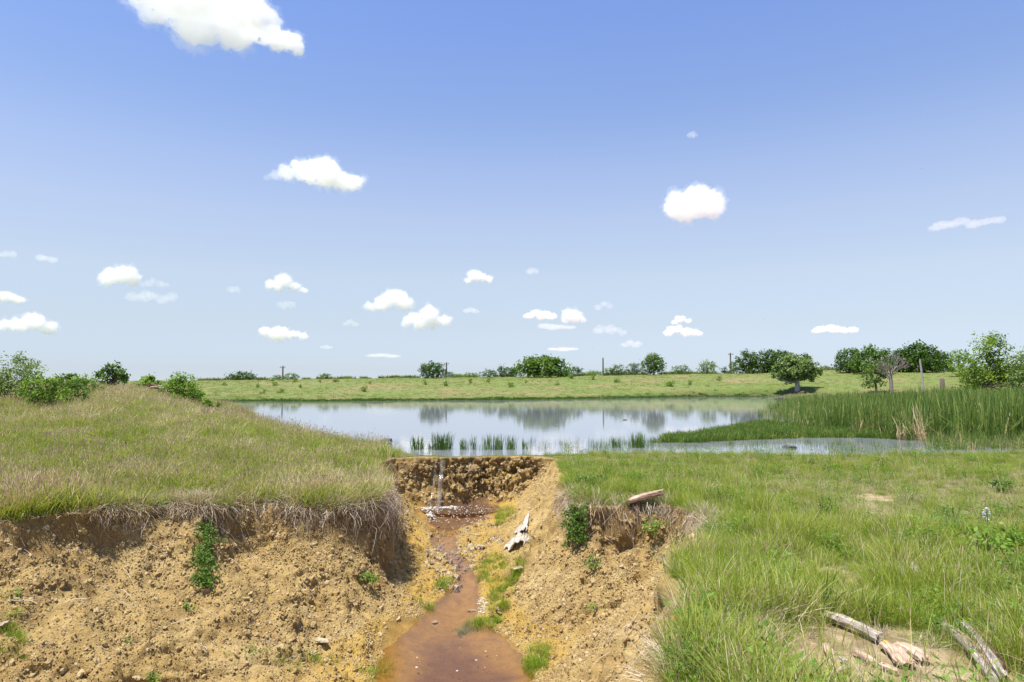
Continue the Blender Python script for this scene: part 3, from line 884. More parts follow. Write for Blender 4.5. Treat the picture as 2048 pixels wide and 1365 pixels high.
# thin scattered rush stems in the shallows
fam_thin = family('thin_rushes', [clump('t', 7, .16, .55, .009, .12, [M_dark], 510 + k, 3, hvar=.6) for k in range(4)])
rg = np.random.default_rng(97)
P_ = []
for px, py in [(rg.uniform(1060, 1330), rg.uniform(888, 908)) for _ in range(120)] + [(rg.uniform(1180, 1300), rg.uniform(886, 902)) for _ in range(110)] + [(rg.uniform(1330, 1900), rg.uniform(888, 905)) for _ in range(210)] + [(rg.uniform(1880, 2060), rg.uniform(886, 903)) for _ in range(200)] + [(rg.uniform(640, 800), rg.uniform(880, 900)) for _ in range(60)] + [(rg.uniform(800, 1080), rg.uniform(893, 908)) for _ in range(30)]:
    q = at_z(px, py, -.05); P_.append(q)
P_ = np.array(P_); kp = height(P_[:, 0], P_[:, 1]) < .1; P_ = P_[kp]
scatter('shallow_water_rushes', P_, rg.uniform(.5, 1.05, len(P_)), fam_thin, 4, 'thin dark rush stems scattered in the shallows by the near shore', seed=7)

# flowering seed stalks on the waterside edge of the embankment
rg = np.random.default_rng(98)
fam_stalk = family('dark_stalks', [clump('t', 9, .25, .75, .007, .3, [M_dead, M_head], 520 + k, 3, heads=.9, hvar=.5) for k in range(3)])
ns = np.array([P(520, 848), P(570, 866), P(640, 883), P(700, 892), P(770, 900)]); L = np.r_[0, np.cumsum(np.hypot(*np.diff(ns, axis=0).T))]
sv = rg.random(150) * L[-1]
x = np.interp(sv, L, ns[:, 0]) - rg.uniform(-.3, 1.6, 150); y = np.interp(sv, L, ns[:, 1]) - rg.uniform(-.2, .9, 150)
scatter('shore_stalks', np.stack([x, y, np.maximum(0, height(x, y))], 1), rg.uniform(.5, 1.1, 150), fam_stalk, 3, 'dry dark seed stalks along the waterside edge of the embankment', seed=8)

# grass down in the gully: strip, mound and tufts
fam_gully = family('gully_tufts', [clump('t', 40, .09, .20, .006, .9, [M_lush], 610 + k, 3) for k in range(3)] + [clump('t', 34, .09, .24, .005, .8, [M_mid], 620 + k, 3) for k in range(2)])
def patch(pxpy, n, seed):
    rg = np.random.default_rng(seed); poly = pxpy
    bx0, bx1 = min(p[0] for p in poly), max(p[0] for p in poly); by0, by1 = min(p[1] for p in poly), max(p[1] for p in poly)
    out = []
    while len(out) < n:
        px, py = rg.uniform(bx0, bx1), rg.uniform(by0, by1)
        if inside(np.array(px + 6 * rg.normal()), np.array(py + 4 * rg.normal()), poly):
            out.append(hit(px, py, height))
    return np.array(out)
GP = np.concatenate([patch([(1005, 1112), (1052, 1112), (1030, 1165), (1010, 1215), (985, 1225), (985, 1180), (955, 1150), (945, 1135), (970, 1120)], 190, 1),
                     patch([(950, 1240), (1000, 1235), (990, 1262), (945, 1265), (905, 1278)], 45, 2),
                     patch([(1070, 1290), (1105, 1285), (1085, 1330), (1058, 1360), (1048, 1350)], 44, 3),
                     patch([(868, 1160), (905, 1155), (900, 1175), (880, 1185)], 16, 4), patch([(835, 1200), (860, 1215), (870, 1230)], 8, 5),
                     patch([(440, 1310), (560, 1300), (700, 1330), (560, 1350)], 26, 6), patch([(0, 1230), (40, 1215), (45, 1300), (0, 1340)], 20, 7),
                     patch([(985, 1022), (1030, 1015), (1036, 1045), (1000, 1056)], 70, 9), patch([(735, 1340), (775, 1330), (760, 1365), (725, 1365)], 10, 8)])
rg = np.random.default_rng(99)
scatter('gully_grass', GP - np.array((0, 0, .02)), rg.uniform(.45, 1.05, len(GP)), fam_gully, 5, 'short fresh grass in strips along the stream bed', seed=9)

# dead grass mat and bare roots that hang over the rim
def rim_points(n, boxes, dlo, dhi, rg):
    out = []
    while sum(len(o) for o in out) < n:
        bx = boxes[rg.integers(len(boxes))]
        x = rg.uniform(bx[0], bx[1], 4000); y = rg.uniform(bx[2], bx[3], 4000)
        d, _ = rim_sd(x, y)
        k = (d > dlo) & (d < dhi)
        out.append(np.stack([x[k], y[k]], 1))
    return np.concatenate(out)[:n]
def rim_dir(p, e=.12):
    gx_ = rim_sd(p[:, 0] + e, p[:, 1])[0] - rim_sd(p[:, 0] - e, p[:, 1])[0]
    gy_ = rim_sd(p[:, 0], p[:, 1] + e)[0] - rim_sd(p[:, 0], p[:, 1] - e)[0]
    l = np.hypot(gx_, gy_) + 1e-6
    return np.stack([gx_ / l, gy_ / l], 1)
LEFT = (-11, -1.8, 11.4, 17.5); ALC = (1.0, 4.2, 11, 15.6); RB = (.8, 2.4, 5, 11.0)
rg = np.random.default_rng(100)
pm = np.concatenate([rim_points(1150, [LEFT], -.30, .03, rg), rim_points(240, [ALC], -.2, .05, rg), rim_points(60, [RB], -.1, .05, rg)])
pm = pm[rg.random(len(pm)) < .25 + .9 * sstep(-.35, .35, fbm(pm[:, 0] * .9, pm[:, 1] * .9, 0, 2, 133))]
dr = rim_dir(pm); az = np.arctan2(dr[:, 1], dr[:, 0])
tilt = rg.uniform(.5, 1.5, len(pm)) * sstep(-.3, -.02, rim_sd(pm[:, 0], pm[:, 1])[0])
rot = np.stack([-np.sin(az) * tilt, np.cos(az) * tilt, rg.uniform(0, 6.28, len(pm))], 1)
fam_mat = family('dead_mat', [clump('t', 30, .13, .36, .008, .9, [M_dead], 710 + k, 4, bend=1.5) for k in range(4)] + [clump('t', 24, .12, .34, .007, .9, [M_mid], 720, 4)])
zz = land(pm[:, 0], pm[:, 1])
idx = np.where(rg.random(len(pm)) < .12, 4, rg.integers(0, 4, len(pm)))
scatter('dead_grass_mat', np.stack([pm[:, 0], pm[:, 1], zz - .02], 1), rg.uniform(.5, 1.05, len(pm)), fam_mat, 5, 'grey pink mat of dead grass drooping over the cut edge', rot=rot, seed=10, idx=idx)

def strands(name, pts, lengths, width, mat, seed, out=(.08, .3), wander=.06, label=None, segs=7, dirs=None):
    rg = np.random.default_rng(seed); V, F, rnd = [], [], []
    dr = rim_dir(pts) if dirs is None else dirs
    zz = land(pts[:, 0], pts[:, 1])
    for i, p in enumerate(pts):
        L = lengths[i]; o = rg.uniform(*out); c = rg.random(); w = width * rg.uniform(.5, 1.3)
        side = np.array((-dr[i, 1], dr[i, 0])); sw = rg.normal(0, .35)
        q = np.array((p[0], p[1], zz[i] + .02)); b0 = len(V)
        wob = rg.normal(0, wander, (segs + 1, 3)); wob[0] = 0; wob = np.cumsum(wob, 0) * .5
        a = rg.uniform(0, 3.14)
        wv = np.array((side[0] * math.cos(a) + dr[i, 0] * math.sin(a), side[1] * math.cos(a) + dr[i, 1] * math.sin(a), 0)) * w / 2
        for k in range(segs + 1):
            tt = k / segs
            xy = q[:2] + dr[i] * (o * min(1, tt * 2.2) + .12 * L * tt) + side * sw * L * tt
            zk = q[2] - L * (tt ** 1.25) + .05 * math.sin(min(1, tt * 4) * math.pi)
            c_ = np.array((xy[0], xy[1], zk)) + wob[k]
            f = 1 - .7 * tt
            V.append(c_ - wv * f); V.append(c_ + wv * f)
            if k:
                r = b0 + 2 * k; F.append((r - 2, r - 1, r + 1, r)); rnd.append(c)
    me = mesh_np(name, V, F, smooth=False); attr(me, 'rnd', rnd, 'FACE')
    return tag(link(name, me, mat), label, None, None, 'stuff')
M_root = leaf_mat('root_fibre', [(0, (.16, .11, .07)), (.5, (.38, .30, .22)), (1, (.58, .50, .40))], .05, .8, False)
rg = np.random.default_rng(101)
pl = rim_points(1500, [LEFT], -.10, .06, rg)
ln = rg.uniform(.12, .55, len(pl)) * (.5 + .9 * sstep(-.4, .5, fbm(pl[:, 0] * .7, pl[:, 1] * .7, 0, 2, 131)))
tipd = np.exp(-((pl[:, 0] + 2.9) / .8) ** 2)
kk_ = rg.random(len(pl)) < .2 + 1.0 * sstep(-.3, .4, fbm(pl[:, 0] * .9, pl[:, 1] * .9, 0, 2, 134)); pl, ln, tipd = pl[kk_], ln[kk_], tipd[kk_]
strands('bank_roots', pl, ln * (1 + .8 * tipd), .009, M_root, 11, label='tangle of bare grey roots hanging down the left cut bank')
pt_ = rim_points(190, [(-3.3, -1.9, 12.2, 16.0)], -.06, .10, rg)
strands('corner_roots', pt_, (.25 + 1.0 * rg.random(len(pt_)) ** 1.8), .009, M_root, 23, out=(.03, .3), wander=.13, label='long roots curtaining the shaded corner of the left bank')
pa = rim_points(520, [ALC], -.06, .06, rg)
strands('alcove_roots', pa, rg.uniform(.15, .75, len(pa)), .010, M_root, 12, label='brown roots hanging in the hollow of the right bank')

# loose crumbs and clods of earth over the slopes and the floor
M_clod = NT('loose_clods')
oi_ = M_clod.n('ShaderNodeObjectInfo'); ge_ = M_clod.n('ShaderNodeNewGeometry')
cc_ = M_clod.ramp(oi_.outputs['Random'], [(0, (.27, .18, .075)), (.5, (.36, .26, .115)), (1, (.44, .34, .18))]).outputs[0]
nn_ = M_clod.noise(60, 4, .6, ge_.outputs['Position'])
M_clod = M_clod.done(M_clod.pbr(cc_, .95, .15, M_clod.bump(nn_.outputs[0], .6, .01)).outputs[0])
def clod(name, seed, mat, flat=.75, sub=2):
    rg = np.random.default_rng(seed)
    bm = bmesh.new(); bmesh.ops.create_icosphere(bm, subdivisions=sub, radius=1)
    stretch = rg.uniform(.8, 1.5); off = rg.uniform(0, 50, 3)
    for v in bm.verts:
        n_ = mnoise.noise(Vector(v.co) * 1.1 + Vector(off)) * .8 + abs(mnoise.noise(Vector(v.co) * 2.3 + Vector(off))) * -.8 + .15
        v.co *= max(.3, 1 + n_); v.co.x *= stretch; v.co.z *= flat
    me = bpy.data.meshes.new(name); bm.to_mesh(me); bm.free(); me.materials.append(mat)
    return bpy.data.objects.new(name, me)
fam_clod = family('clods', [clod('t', 900 + k, M_clod, .8, 1 if k < 5 else 2) for k in range(7)])
rg = np.random.default_rng(102)
cand = np.nonzero((gd > .25) & (gx > -10.5) & (gx < 3.5) & (gy > 5.5) & (gy < 23.4) & (gedge > .02))[0]
pw = np.clip(.15 + sstep(-.2, .6, fbm(gx[cand] * .9, gy[cand] * .9, gz[cand], 3, 141)), .05, 1) * np.where((gx[cand] > -.6) & (gy[cand] > 14.5), .15, 1) * sstep(.9, .5, 1 - NZ[cand])
cell = np.gradient(xs)[cand % nxg] * np.gradient(ys)[cand // nxg]
pw *= cell; pw /= pw.sum()
pick = rg.choice(cand, 56000, replace=False, p=pw)
cp = np.stack([vx[pick], vy[pick], vz[pick]], 1) + rg.uniform(-.015, .015, (len(pick), 3)) * np.array((1, 1, 0))
cs = .006 + .015 * rg.random(len(pick)) ** 1.8 + .03 * rg.random(len(pick)) ** 30
rot = rg.uniform(0, 6.28, (len(pick), 3))
scatter('soil_clods', cp, cs, fam_clod, 7, 'loose crumbs and clods of ochre earth on the gully slopes', rot=rot, seed=13)

# lumps that stand out of the steep faces: the wall under the fall and the cut below the turf
fam_lump = family('lumps', [clod('t', 930 + k, M_clod, .85) for k in range(6)])
rg = np.random.default_rng(103)
steep = (1 - NZ > .22) & (gd > .10) & (gx > -10.5) & (gx < 4.2) & (gy > 9) & (gy < 24.2) & (gz - gwz > .12)
cand = np.nonzero(steep)[0]; cw = np.gradient(xs)[cand % nxg] * np.gradient(ys)[cand // nxg] / NZ[cand]
cw *= np.where((gy[cand] > 22.5), 1.6, 1.0) * np.where((gx[cand] > -.6) & (gy[cand] > 14.5) & (gy[cand] < 22.6), .12, 1); cw /= cw.sum()
pick = rg.choice(cand, 5600, replace=False, p=cw)
ls = (.014 + .05 * rg.random(len(pick)) ** 2.5) * np.where(gy[pick] > 22, 1.2, 1); lp = np.stack([vx[pick], vy[pick], vz[pick]], 1) - np.stack([NX[pick], NY[pick], NZ[pick]], 1) * (ls * .35)[:, None]
scatter('bank_lumps', lp, ls, fam_lump, 6, 'hard earth lumps standing out of the steep cut faces', rot=rg.uniform(0, 6.28, (len(pick), 3)), seed=17)
# tall pale stems here and there over the near meadow, and litter on its bare spots
rg = np.random.default_rng(104)
fam_tall = family('tall_stems', [clump('t', 4, .10, .62, .0045, .5, [M_straw, M_head], 760 + k, 5, heads=.8) for k in range(3)] + [clump('t', 4, .10, .6, .005, .5, [M_mid, M_head], 765 + k, 5, heads=.3) for k in range(3)])
x, y = wedge(1500, 3.4, 24, .9, rg, lambda y: 0 * y + .2, lambda y: .84 * y + 1)
z, d, ed, wz_, bk, q_ = height(x, y, True); kp = (d < -.1) & (x > np.interp(y, BX, BXX) + 2) & (y < 23)
scatter('tall_grass_stems', np.stack([x, y, z], 1)[kp], rg.uniform(.6, 1.15, kp.sum()), fam_tall, 6, 'single tall grass stems standing above the near meadow', seed=18)
x = rg.uniform(1, 8, 9000); y = rg.uniform(4, 14, 9000); b = bare_at(x, y); kp = (b > .25) & (rg.random(9000) < .16); x, y = x[kp], y[kp]
z, d, *_r = height(x, y, True); kp = d < -.1
scatter('dead_litter', np.stack([x, y, z], 1)[kp], rg.uniform(.15, .4, kp.sum()), fam_mat, 5, 'flattened dead grass littering the sandy bare spots', seed=19)

x = rg.uniform(1, 8, 6000); y = rg.uniform(4, 14, 6000); b = bare_at(x, y); kp = (b > .3); x, y = x[kp], y[kp]
z, d, *_r = height(x, y, True); kp = d < -.1
scatter('sandy_crumbs', np.stack([x, y, z], 1)[kp], .004 + .014 * rg.random(kp.sum()) ** 3, fam_clod, 7, 'crumbs of sandy earth on the bare spots among the wood', rot=rg.uniform(0, 6.28, (kp.sum(), 3)), seed=20)

# broad-leaved weeds mixed into the meadow and the embankment
def weed_tuft(seed, mat, h, n):
    rg = np.random.default_rng(seed); V, F, rn = [], [], []
    for i in range(n):
        a = rg.uniform(0, 6.28); r = rg.uniform(.02, .16); z = h * rg.uniform(.25, 1); L = rg.uniform(.035, .07); w = L * rg.uniform(.3, .5)
        c, s_ = math.cos(a), math.sin(a); tip = rg.uniform(-.02, .03); o = len(V); bx, by = c * r, s_ * r
        V += [(bx, by, z), (bx + c * L * .5 - s_ * w / 2, by + s_ * L * .5 + c * w / 2, z + .012), (bx + c * L, by + s_ * L, z + tip), (bx + c * L * .5 + s_ * w / 2, by + s_ * L * .5 - c * w / 2, z + .012)]
        F.append((o, o + 1, o + 2, o + 3)); rn.append(rg.random())
    for i in range(5):
        a = rg.uniform(0, 6.28); c, s_ = math.cos(a) * .1, math.sin(a) * .1; o = len(V)
        V += [(-.002, 0, 0), (.002, 0, 0), (c + .002, s_, h * .9), (c - .002, s_, h * .9)]; F.append((o, o + 1, o + 2, o + 3)); rn.append(.1)
    me = mesh_np('t', V, F, False); attr(me, 'rnd', rn, 'FACE'); me.materials.append(mat)
    return bpy.data.objects.new('t', me)
M_weed = leaf_mat('weed_leaf', [(0, (.05, .12, .015)), (.5, (.12, .22, .03)), (1, (.24, .36, .07))], .35)
fam_weed = family('weeds', [weed_tuft(980 + k, M_weed, [.16, .24, .32, .20][k], [26, 34, 40, 30][k]) for k in range(4)])
rg = np.random.default_rng(107)
x, y = wedge(2600, 3.6, 26, .95, rg, lambda y: 0 * y + .3, lambda y: .84 * y + 1.5)
z, d, ed, wz_, bk, q_ = height(x, y, True)
kp = (d < -.1) & (x > np.interp(y, BX, BXX) + 2) & (poly_sd(x, y, POND) > .3) & (bare_at(x, y) < .05) & (fbm(x * .7, y * .7, 0, 2, 172) > .05)
scatter('meadow_weeds', np.stack([x, y, z], 1)[kp], rg.uniform(.7, 1.5, kp.sum()), fam_weed, 4, 'small broad-leaved weeds mixed into the near meadow', seed=24)
# ================================================================== TREES, SHRUBS, POLES
M_bark = NT('grey_bark'); gb = M_bark.n('ShaderNodeNewGeometry')
nb_ = M_bark.noise(9, 5, .65, gb.outputs['Position'])
M_bark = M_bark.done(M_bark.pbr(M_bark.ramp(nb_.outputs[0], [(.3, (.07, .05, .038)), (.7, (.20, .16, .125))]).outputs[0], .9, .15, M_bark.bump(nb_.outputs[0], .7, .03)).outputs[0])
M_pale = NT('bleached_bark'); gb = M_pale.n('ShaderNodeNewGeometry')
nb_ = M_pale.noise(5, 5, .65, gb.outputs['Position'])
M_pale = M_pale.done(M_pale.pbr(M_pale.ramp(nb_.outputs[0], [(.3, (.24, .20, .17)), (.7, (.50, .45, .40))]).outputs[0], .9, .15, M_pale.bump(nb_.outputs[0], .7, .03)).outputs[0])
LEAF = {
 'dark':  leaf_mat('leaf_dark', [(0, (.03, .07, .013)), (.5, (.065, .13, .022)), (1, (.14, .23, .04))], .35, .5, False),
 'mid':   leaf_mat('leaf_mid', [(0, (.05, .11, .02)), (.5, (.105, .19, .034)), (1, (.21, .31, .06))], .38, .5, False),
 'grey':  leaf_mat('leaf_greygreen', [(0, (.085, .145, .042)), (.5, (.18, .26, .078)), (1, (.34, .43, .16))], .4, .5, False),
 'light': leaf_mat('leaf_light', [(0, (.09, .17, .025)), (.5, (.18, .30, .045)), (1, (.33, .45, .085))], .42, .5, False),
 'yellow': leaf_mat('leaf_yellowgreen', [(0, (.07, .14, .017)), (.5, (.17, .27, .035)), (1, (.34, .44, .07))], .42, .5, False),
}

LEAF['pale'] = leaf_mat('leaf_pale_sapling', [(0, (.12, .18, .04)), (.5, (.22, .30, .075)), (1, (.36, .43, .13))], .45, .5, False)
M_drift = NT('silvery_dead_wood'); gb = M_drift.n('ShaderNodeNewGeometry'); nb_ = M_drift.noise(5, 5, .65, gb.outputs['Position'])
M_drift = M_drift.done(M_drift.pbr(M_drift.ramp(nb_.outputs[0], [(.3, (.13, .105, .09)), (.7, (.33, .28, .245))]).outputs[0], .9, .15).outputs[0])

def tube(path, radii, n=6):
    path = np.asarray(path, float); V, F = [], []
    for i, p in enumerate(path):
        d = path[min(i + 1, len(path) - 1)] - path[max(i - 1, 0)]
        d /= np.linalg.norm(d) + 1e-9
        a = np.cross(d, (0.31, 0.9, 0.2)); a /= np.linalg.norm(a) + 1e-9; b = np.cross(d, a)
        for k in range(n):
            t_ = 2 * math.pi * k / n
            V.append(p + radii[i] * (a * math.cos(t_) + b * math.sin(t_)))
    for i in range(len(path) - 1):
        for k in range(n):
            F.append((i * n + k, i * n + (k + 1) % n, (i + 1) * n + (k + 1) % n, (i + 1) * n + k))
    return V, F
class Acc:
    def __init__(s): s.V, s.F = [], []
    def add(s, V, F):
        o = len(s.V); s.V += [tuple(v) for v in V]; s.F += [tuple(i + o for i in f) for f in F]
    def mesh(s, name, smooth=True): return mesh_np(name, s.V, s.F, smooth)

def leaves(name, centres, sig, per, size, rg, crown_c, mat, parent, aspect=.6, droop=0.0, shade=None):
    """leaf-sized quads gathered round clump centres"""
    n = len(centres) * per
    c = np.repeat(centres, per, 0); sg = np.repeat(sig, per)[:, None]
    p = c + rg.normal(0, 1, (n, 3)) * sg * np.array((1, 1, .8))
    nrm = (c - crown_c) / (np.linalg.norm(c - crown_c, axis=1)[:, None] + 1e-6) * .7 + rg.normal(0, .7, (n, 3)) + np.array((0, 0, .45))
    nrm /= np.linalg.norm(nrm, axis=1)[:, None]
    u = np.cross(nrm, rg.normal(0, 1, (n, 3))); u /= np.linalg.norm(u, axis=1)[:, None] + 1e-9
    v = np.cross(nrm, u)
    s = size * rg.uniform(.6, 1.35, n)[:, None]
    q = np.stack([p - u * s, p + v * s * aspect - u * s * .1, p + u * s, p - v * s * aspect + u * s * .1], 1)
    F = np.arange(n * 4).reshape(n, 4)
    me = mesh_np(name, q.reshape(-1, 3), F, smooth=False)
    cr_ = rg.random(len(centres))
    rn = np.clip(np.repeat(cr_, per) * .5 + rg.random(n) * .5, 0, 1)
    attr(me, 'rnd', rn, 'FACE')
    return link(name, me, mat, parent)

def tree(name, label, cat, base, H, W, leaf, seed, lobes=None, nclump=110, per=16, leafsize=None, trunk_h=.25, trunk_r=None, gaps=.0, lean=0.0, group=None, bare_bottom=.15, multi=1, bark=None, depth=None, sig=.06, limbs=7, fill=.5):
    """H, W: height and crown width in metres; lobes: list of (dx, z, rx, rz) in units of W and H"""
    rg = np.random.default_rng(seed)
    root = empty(name, base)
    tag(root, label, cat, group)
    depth = depth or W * .85
    if lobes is None:
        lobes = [(0, .52, .38, .46), (-.28, .36, .26, .34), (.28, .38, .26, .34), (-.1, .74, .22, .22), (.14, .70, .24, .24), (0, .2, .42, .22)]
    tot = sum(l[2] * l[3] for l in lobes); cs = []
    for (dx, z, rx, rz) in lobes:
        k = max(3, int(nclump * rx * rz / tot))
        d = rg.normal(0, 1, (k, 3)); d /= np.linalg.norm(d, axis=1)[:, None]
        r = 1 - fill * rg.random(k) ** 1.6
        nn = np.array([mnoise.noise(Vector(v * 2.1) + Vector((seed, 0, dx * 9))) for v in d])
        r *= 1 + .28 * nn
        ry = rx * depth / W
        cs.append(np.stack([dx * W + d[:, 0] * rx * W * r, d[:, 1] * ry * W * r + rg.uniform(-.1, .1) * depth, z * H + d[:, 2] * rz * H * r], 1))
    cs = np.concatenate(cs)
    if gaps: cs = cs[rg.random(len(cs)) > gaps]
    cs = cs[cs[:, 2] > bare_bottom * H * rg.uniform(.6, 1.2, len(cs))]
    cc = np.array((0, 0, .5 * H))
    leafsize = leafsize or max(.05, .035 * (W + H) / 2)
    leaves('crown', cs, sig * (W + H) / 2 * rg.uniform(.6, 1.3, len(cs)), per, leafsize, rg, cc, LEAF[leaf], root)
    A = Acc(); tr = trunk_r or max(.03, .028 * H)
    for m_ in range(multi):
        ox = (m_ - (multi - 1) / 2) * tr * 3.2
        top = np.array((lean * H + ox * 2.5, rg.normal(0, .03) * H, trunk_h * H))
        path = [np.array((ox, 0, -.25)), np.array((ox + lean * H * .3, 0, trunk_h * H * .5)), top]
        A.add(*tube(path, [tr * 1.35, tr, tr * .85]))
        sel = cs[rg.permutation(len(cs))[:limbs]]
        for e in sel:
            mid = top * .5 + e * .5 + rg.normal(0, .05 * H, 3) * np.array((1, 1, .5)) - np.array((0, 0, .06 * H))
            A.add(*tube([top - np.array((0, 0, tr)), mid, e], [tr * .6, tr * .38, tr * .12], 5))
    link('trunk', A.mesh('trunk'), bark or M_bark, root)
    return root

def skyline(px, top, w, Y, base=None):
    """world x, ground z, height and width of a plant seen at this place, standing at distance Y"""
    X = (px - 1024) / FPX * Y
    zt = at_y(px, top, Y)[2]
    zb = H1(X, Y) - .05
    return (X, Y, zb), zt - zb, w / FPX * Y

TR = [
 # px, top, width, Y, name, cat, leaf, label, options
 (484, 741, 58, 182, 'round_tree', 'tree', 'dark', 'dark low domed tree alone on the skyline left of the first pole', dict(lobes=[(0, .45, .34, .45), (-.26, .32, .24, .30), (.26, .34, .24, .30)], bare_bottom=0)),
 (555, 750, 22, 184, 'shrub', 'shrub', 'mid', 'small rounded shrub at the foot of the leftmost utility pole', {}),
 (582, 747, 36, 182, 'shrub', 'shrub', 'mid', 'bushy green shrub just right of the leftmost utility pole', dict(bare_bottom=0)),
 (616, 757, 18, 186, 'shrub', 'shrub', 'grey', 'tiny grey shrub on the skyline between the pole and the lone round bush', {}),
 (651, 747, 27, 182, 'shrub', 'shrub', 'mid', 'lone round bush on the bare skyline left of the single dark tree', dict(bare_bottom=0)),
 (695, 753, 24, 185, 'shrub', 'shrub', 'light', 'loose light green shrub on the skyline, first right of the lone round bush', {}),
 (733, 756, 24, 186, 'shrub', 'shrub', 'mid', 'low flat shrub on the skyline, second right of the lone round bush', {}),
 (785, 754, 30, 188, 'shrub', 'shrub', 'mid', 'low wide shrub on the skyline left of the single dark tree', {}),
 (826, 753, 26, 188, 'shrub', 'shrub', 'dark', 'low dark shrub against the left foot of the single dark tree', {}),
 (865, 724, 54, 172, 'round_tree', 'tree', 'dark', 'single dark bushy tree on the skyline beside the second pole', dict(nclump=150, bare_bottom=0, lobes=[(0, .5, .38, .48), (-.22, .62, .22, .28), (.22, .42, .26, .36), (-.2, .3, .26, .28), (.1, .75, .22, .22)])),
 (897, 743, 24, 176, 'shrub', 'shrub', 'mid', 'shrub leaning on the right side of the single dark tree under the second pole', {}),
 (914, 748, 24, 180, 'shrub', 'shrub', 'light', 'small light green shrub right of the second pole', {}),
 (941, 746, 36, 182, 'shrub', 'shrub', 'grey', 'pale grey green rounded shrub left of the small dark round tree', {}),
 (976, 738, 28, 176, 'round_tree', 'tree', 'dark', 'small dark round tree left of the broad tree dome', dict(bare_bottom=0)),
 (1015, 732, 50, 178, 'round_tree', 'tree', 'dark', 'dark tree merging into the left side of the broad tree dome', dict(bare_bottom=0, nclump=130)),
 (1085, 712, 98, 170, 'broad_tree', 'tree', 'mid', 'broad dark green tree dome, largest on the middle skyline', dict(nclump=260, bare_bottom=0, lobes=[(0, .5, .33, .5), (-.26, .42, .24, .42), (.27, .42, .24, .42), (-.2, .7, .18, .24), (.05, .72, .2, .24), (.2, .62, .18, .24)])),
 (1126, 738, 28, 174, 'shrub', 'shrub', 'mid', 'green shrub tucked against the right foot of the broad tree dome', {}),
 (1150, 733, 36, 176, 'round_tree', 'tree', 'dark', 'small dark tree first right of the broad tree dome', dict(bare_bottom=0)),
 (1186, 742, 40, 184, 'shrub', 'shrub', 'light', 'low light green shrub left of the bare middle pole', {}),
 (1218, 736, 26, 178, 'shrub', 'shrub', 'mid', 'low dark shrub right beside the bare middle pole', {}),
 (1237, 728, 34, 178, 'round_tree', 'tree', 'mid', 'rough green tree, second right of the bare middle pole', dict(bare_bottom=0)),
 (1270, 726, 36, 178, 'round_tree', 'tree', 'dark', 'dark tree close against the left of the tall round tree', dict(bare_bottom=0)),
 (1307, 707, 48, 172, 'round_tree', 'tree', 'mid', 'tall round tree on the skyline between bare pole and low dome shrub', dict(nclump=160, bare_bottom=.05, lobes=[(0, .55, .38, .43), (.2, .45, .26, .36), (-.2, .5, .26, .36), (0, .8, .26, .2), (0, .2, .36, .2)])),
 (1361, 731, 40, 180, 'shrub', 'shrub', 'mid', 'low dome shrub right of the tall round tree', dict(bare_bottom=0)),
 (1415, 719, 38, 176, 'round_tree', 'tree', 'grey', 'pale grey green open tree standing alone on the skyline', dict(bare_bottom=.08)),
 (1448, 733, 14, 180, 'shrub', 'shrub', 'dark', 'narrow dark shrub at the left foot of the tall right-hand pole', dict(bare_bottom=0)),
 (1468, 722, 24, 178, 'round_tree', 'tree', 'mid', 'small tree at the right foot of the tall right-hand pole', dict(bare_bottom=0)),
 (1496, 700, 46, 172, 'grove_tree', 'tree', 'dark', 'first dark tree of the left grove, beside the tall right-hand pole', dict(nclump=170, bare_bottom=.05, multi=2)),
 (1532, 698, 48, 174, 'grove_tree', 'tree', 'dark', 'middle dark tree of the left grove behind the lone shore tree', dict(nclump=170, bare_bottom=.08, multi=2)),
 (1562, 699, 44, 172, 'grove_tree', 'tree', 'dark', 'last dark tree of the left grove, half behind the lone shore tree', dict(nclump=170, bare_bottom=.08, multi=2)),
 (1648, 731, 26, 190, 'shrub', 'shrub', 'grey', 'hazy low shrub in the gap between the two groves', {}),
 (1698, 696, 52, 158, 'grove_tree', 'tree', 'dark', 'dark tree at the left end of the right grove', dict(nclump=190, bare_bottom=.05)),
 (1746, 690, 74, 152, 'grove_tree', 'tree', 'mid', 'wide brighter tree of the right grove, just behind the dead tree', dict(nclump=220, bare_bottom=.05)),
 (1805, 695, 52, 156, 'grove_tree', 'tree', 'dark', 'dark tree of the right grove between the dead tree and the leaning post', dict(nclump=170, bare_bottom=.03)),
 (1840, 685, 84, 154, 'grove_tree', 'tree', 'dark', 'tallest darkest tree of the right grove, behind the leaning post', dict(nclump=250, bare_bottom=.02)),
 (1884, 702, 48, 158, 'grove_tree', 'tree', 'dark', 'dark tree ending the right grove on its right side', dict(nclump=150, bare_bottom=.02)),
 (1918, 698, 42, 140, 'loose_tree', 'tree', 'light', 'loose light green tree squeezed between the right grove and the big leaning tree', dict(nclump=90)),
]
for i, (px, top, w, Y, nm, cat, lf, label, op) in enumerate(TR):
    b, Hh, Ww = skyline(px, top, w, Y)
    kw = dict(nclump=90, per=15, bare_bottom=0) ; kw.update(op)
    tree(nm, label, cat, b, Hh, Ww * 1.12, lf, 1000 + i, group='trees and shrubs along the skyline', **kw)

# low scrub in a thin far band: reads as one line
# lone tree on the far right shore
def shore_y(px, py):
    q = hit(px, py, height); return q
q = hit(1595, 781, height)
Y = q[1]; top = at_y(1595, 708, Y)[2]; Hh = top - q[2]; Ww = 92 / FPX * Y
tree('shore_tree', 'lone leafy tree with a short pale trunk on the far shore', 'tree', tuple(q), Hh, Ww, 'grey', 2001,
     lobes=[(0, .64, .34, .36), (-.30, .50, .20, .28), (.30, .52, .20, .28), (-.14, .82, .22, .18), (.15, .84, .2, .16), (-.1, .42, .3, .2), (.16, .40, .26, .18)], nclump=330, per=26, leafsize=.22, bare_bottom=.2, trunk_h=.30, trunk_r=.40, bark=M_pale, sig=.035, fill=.8)
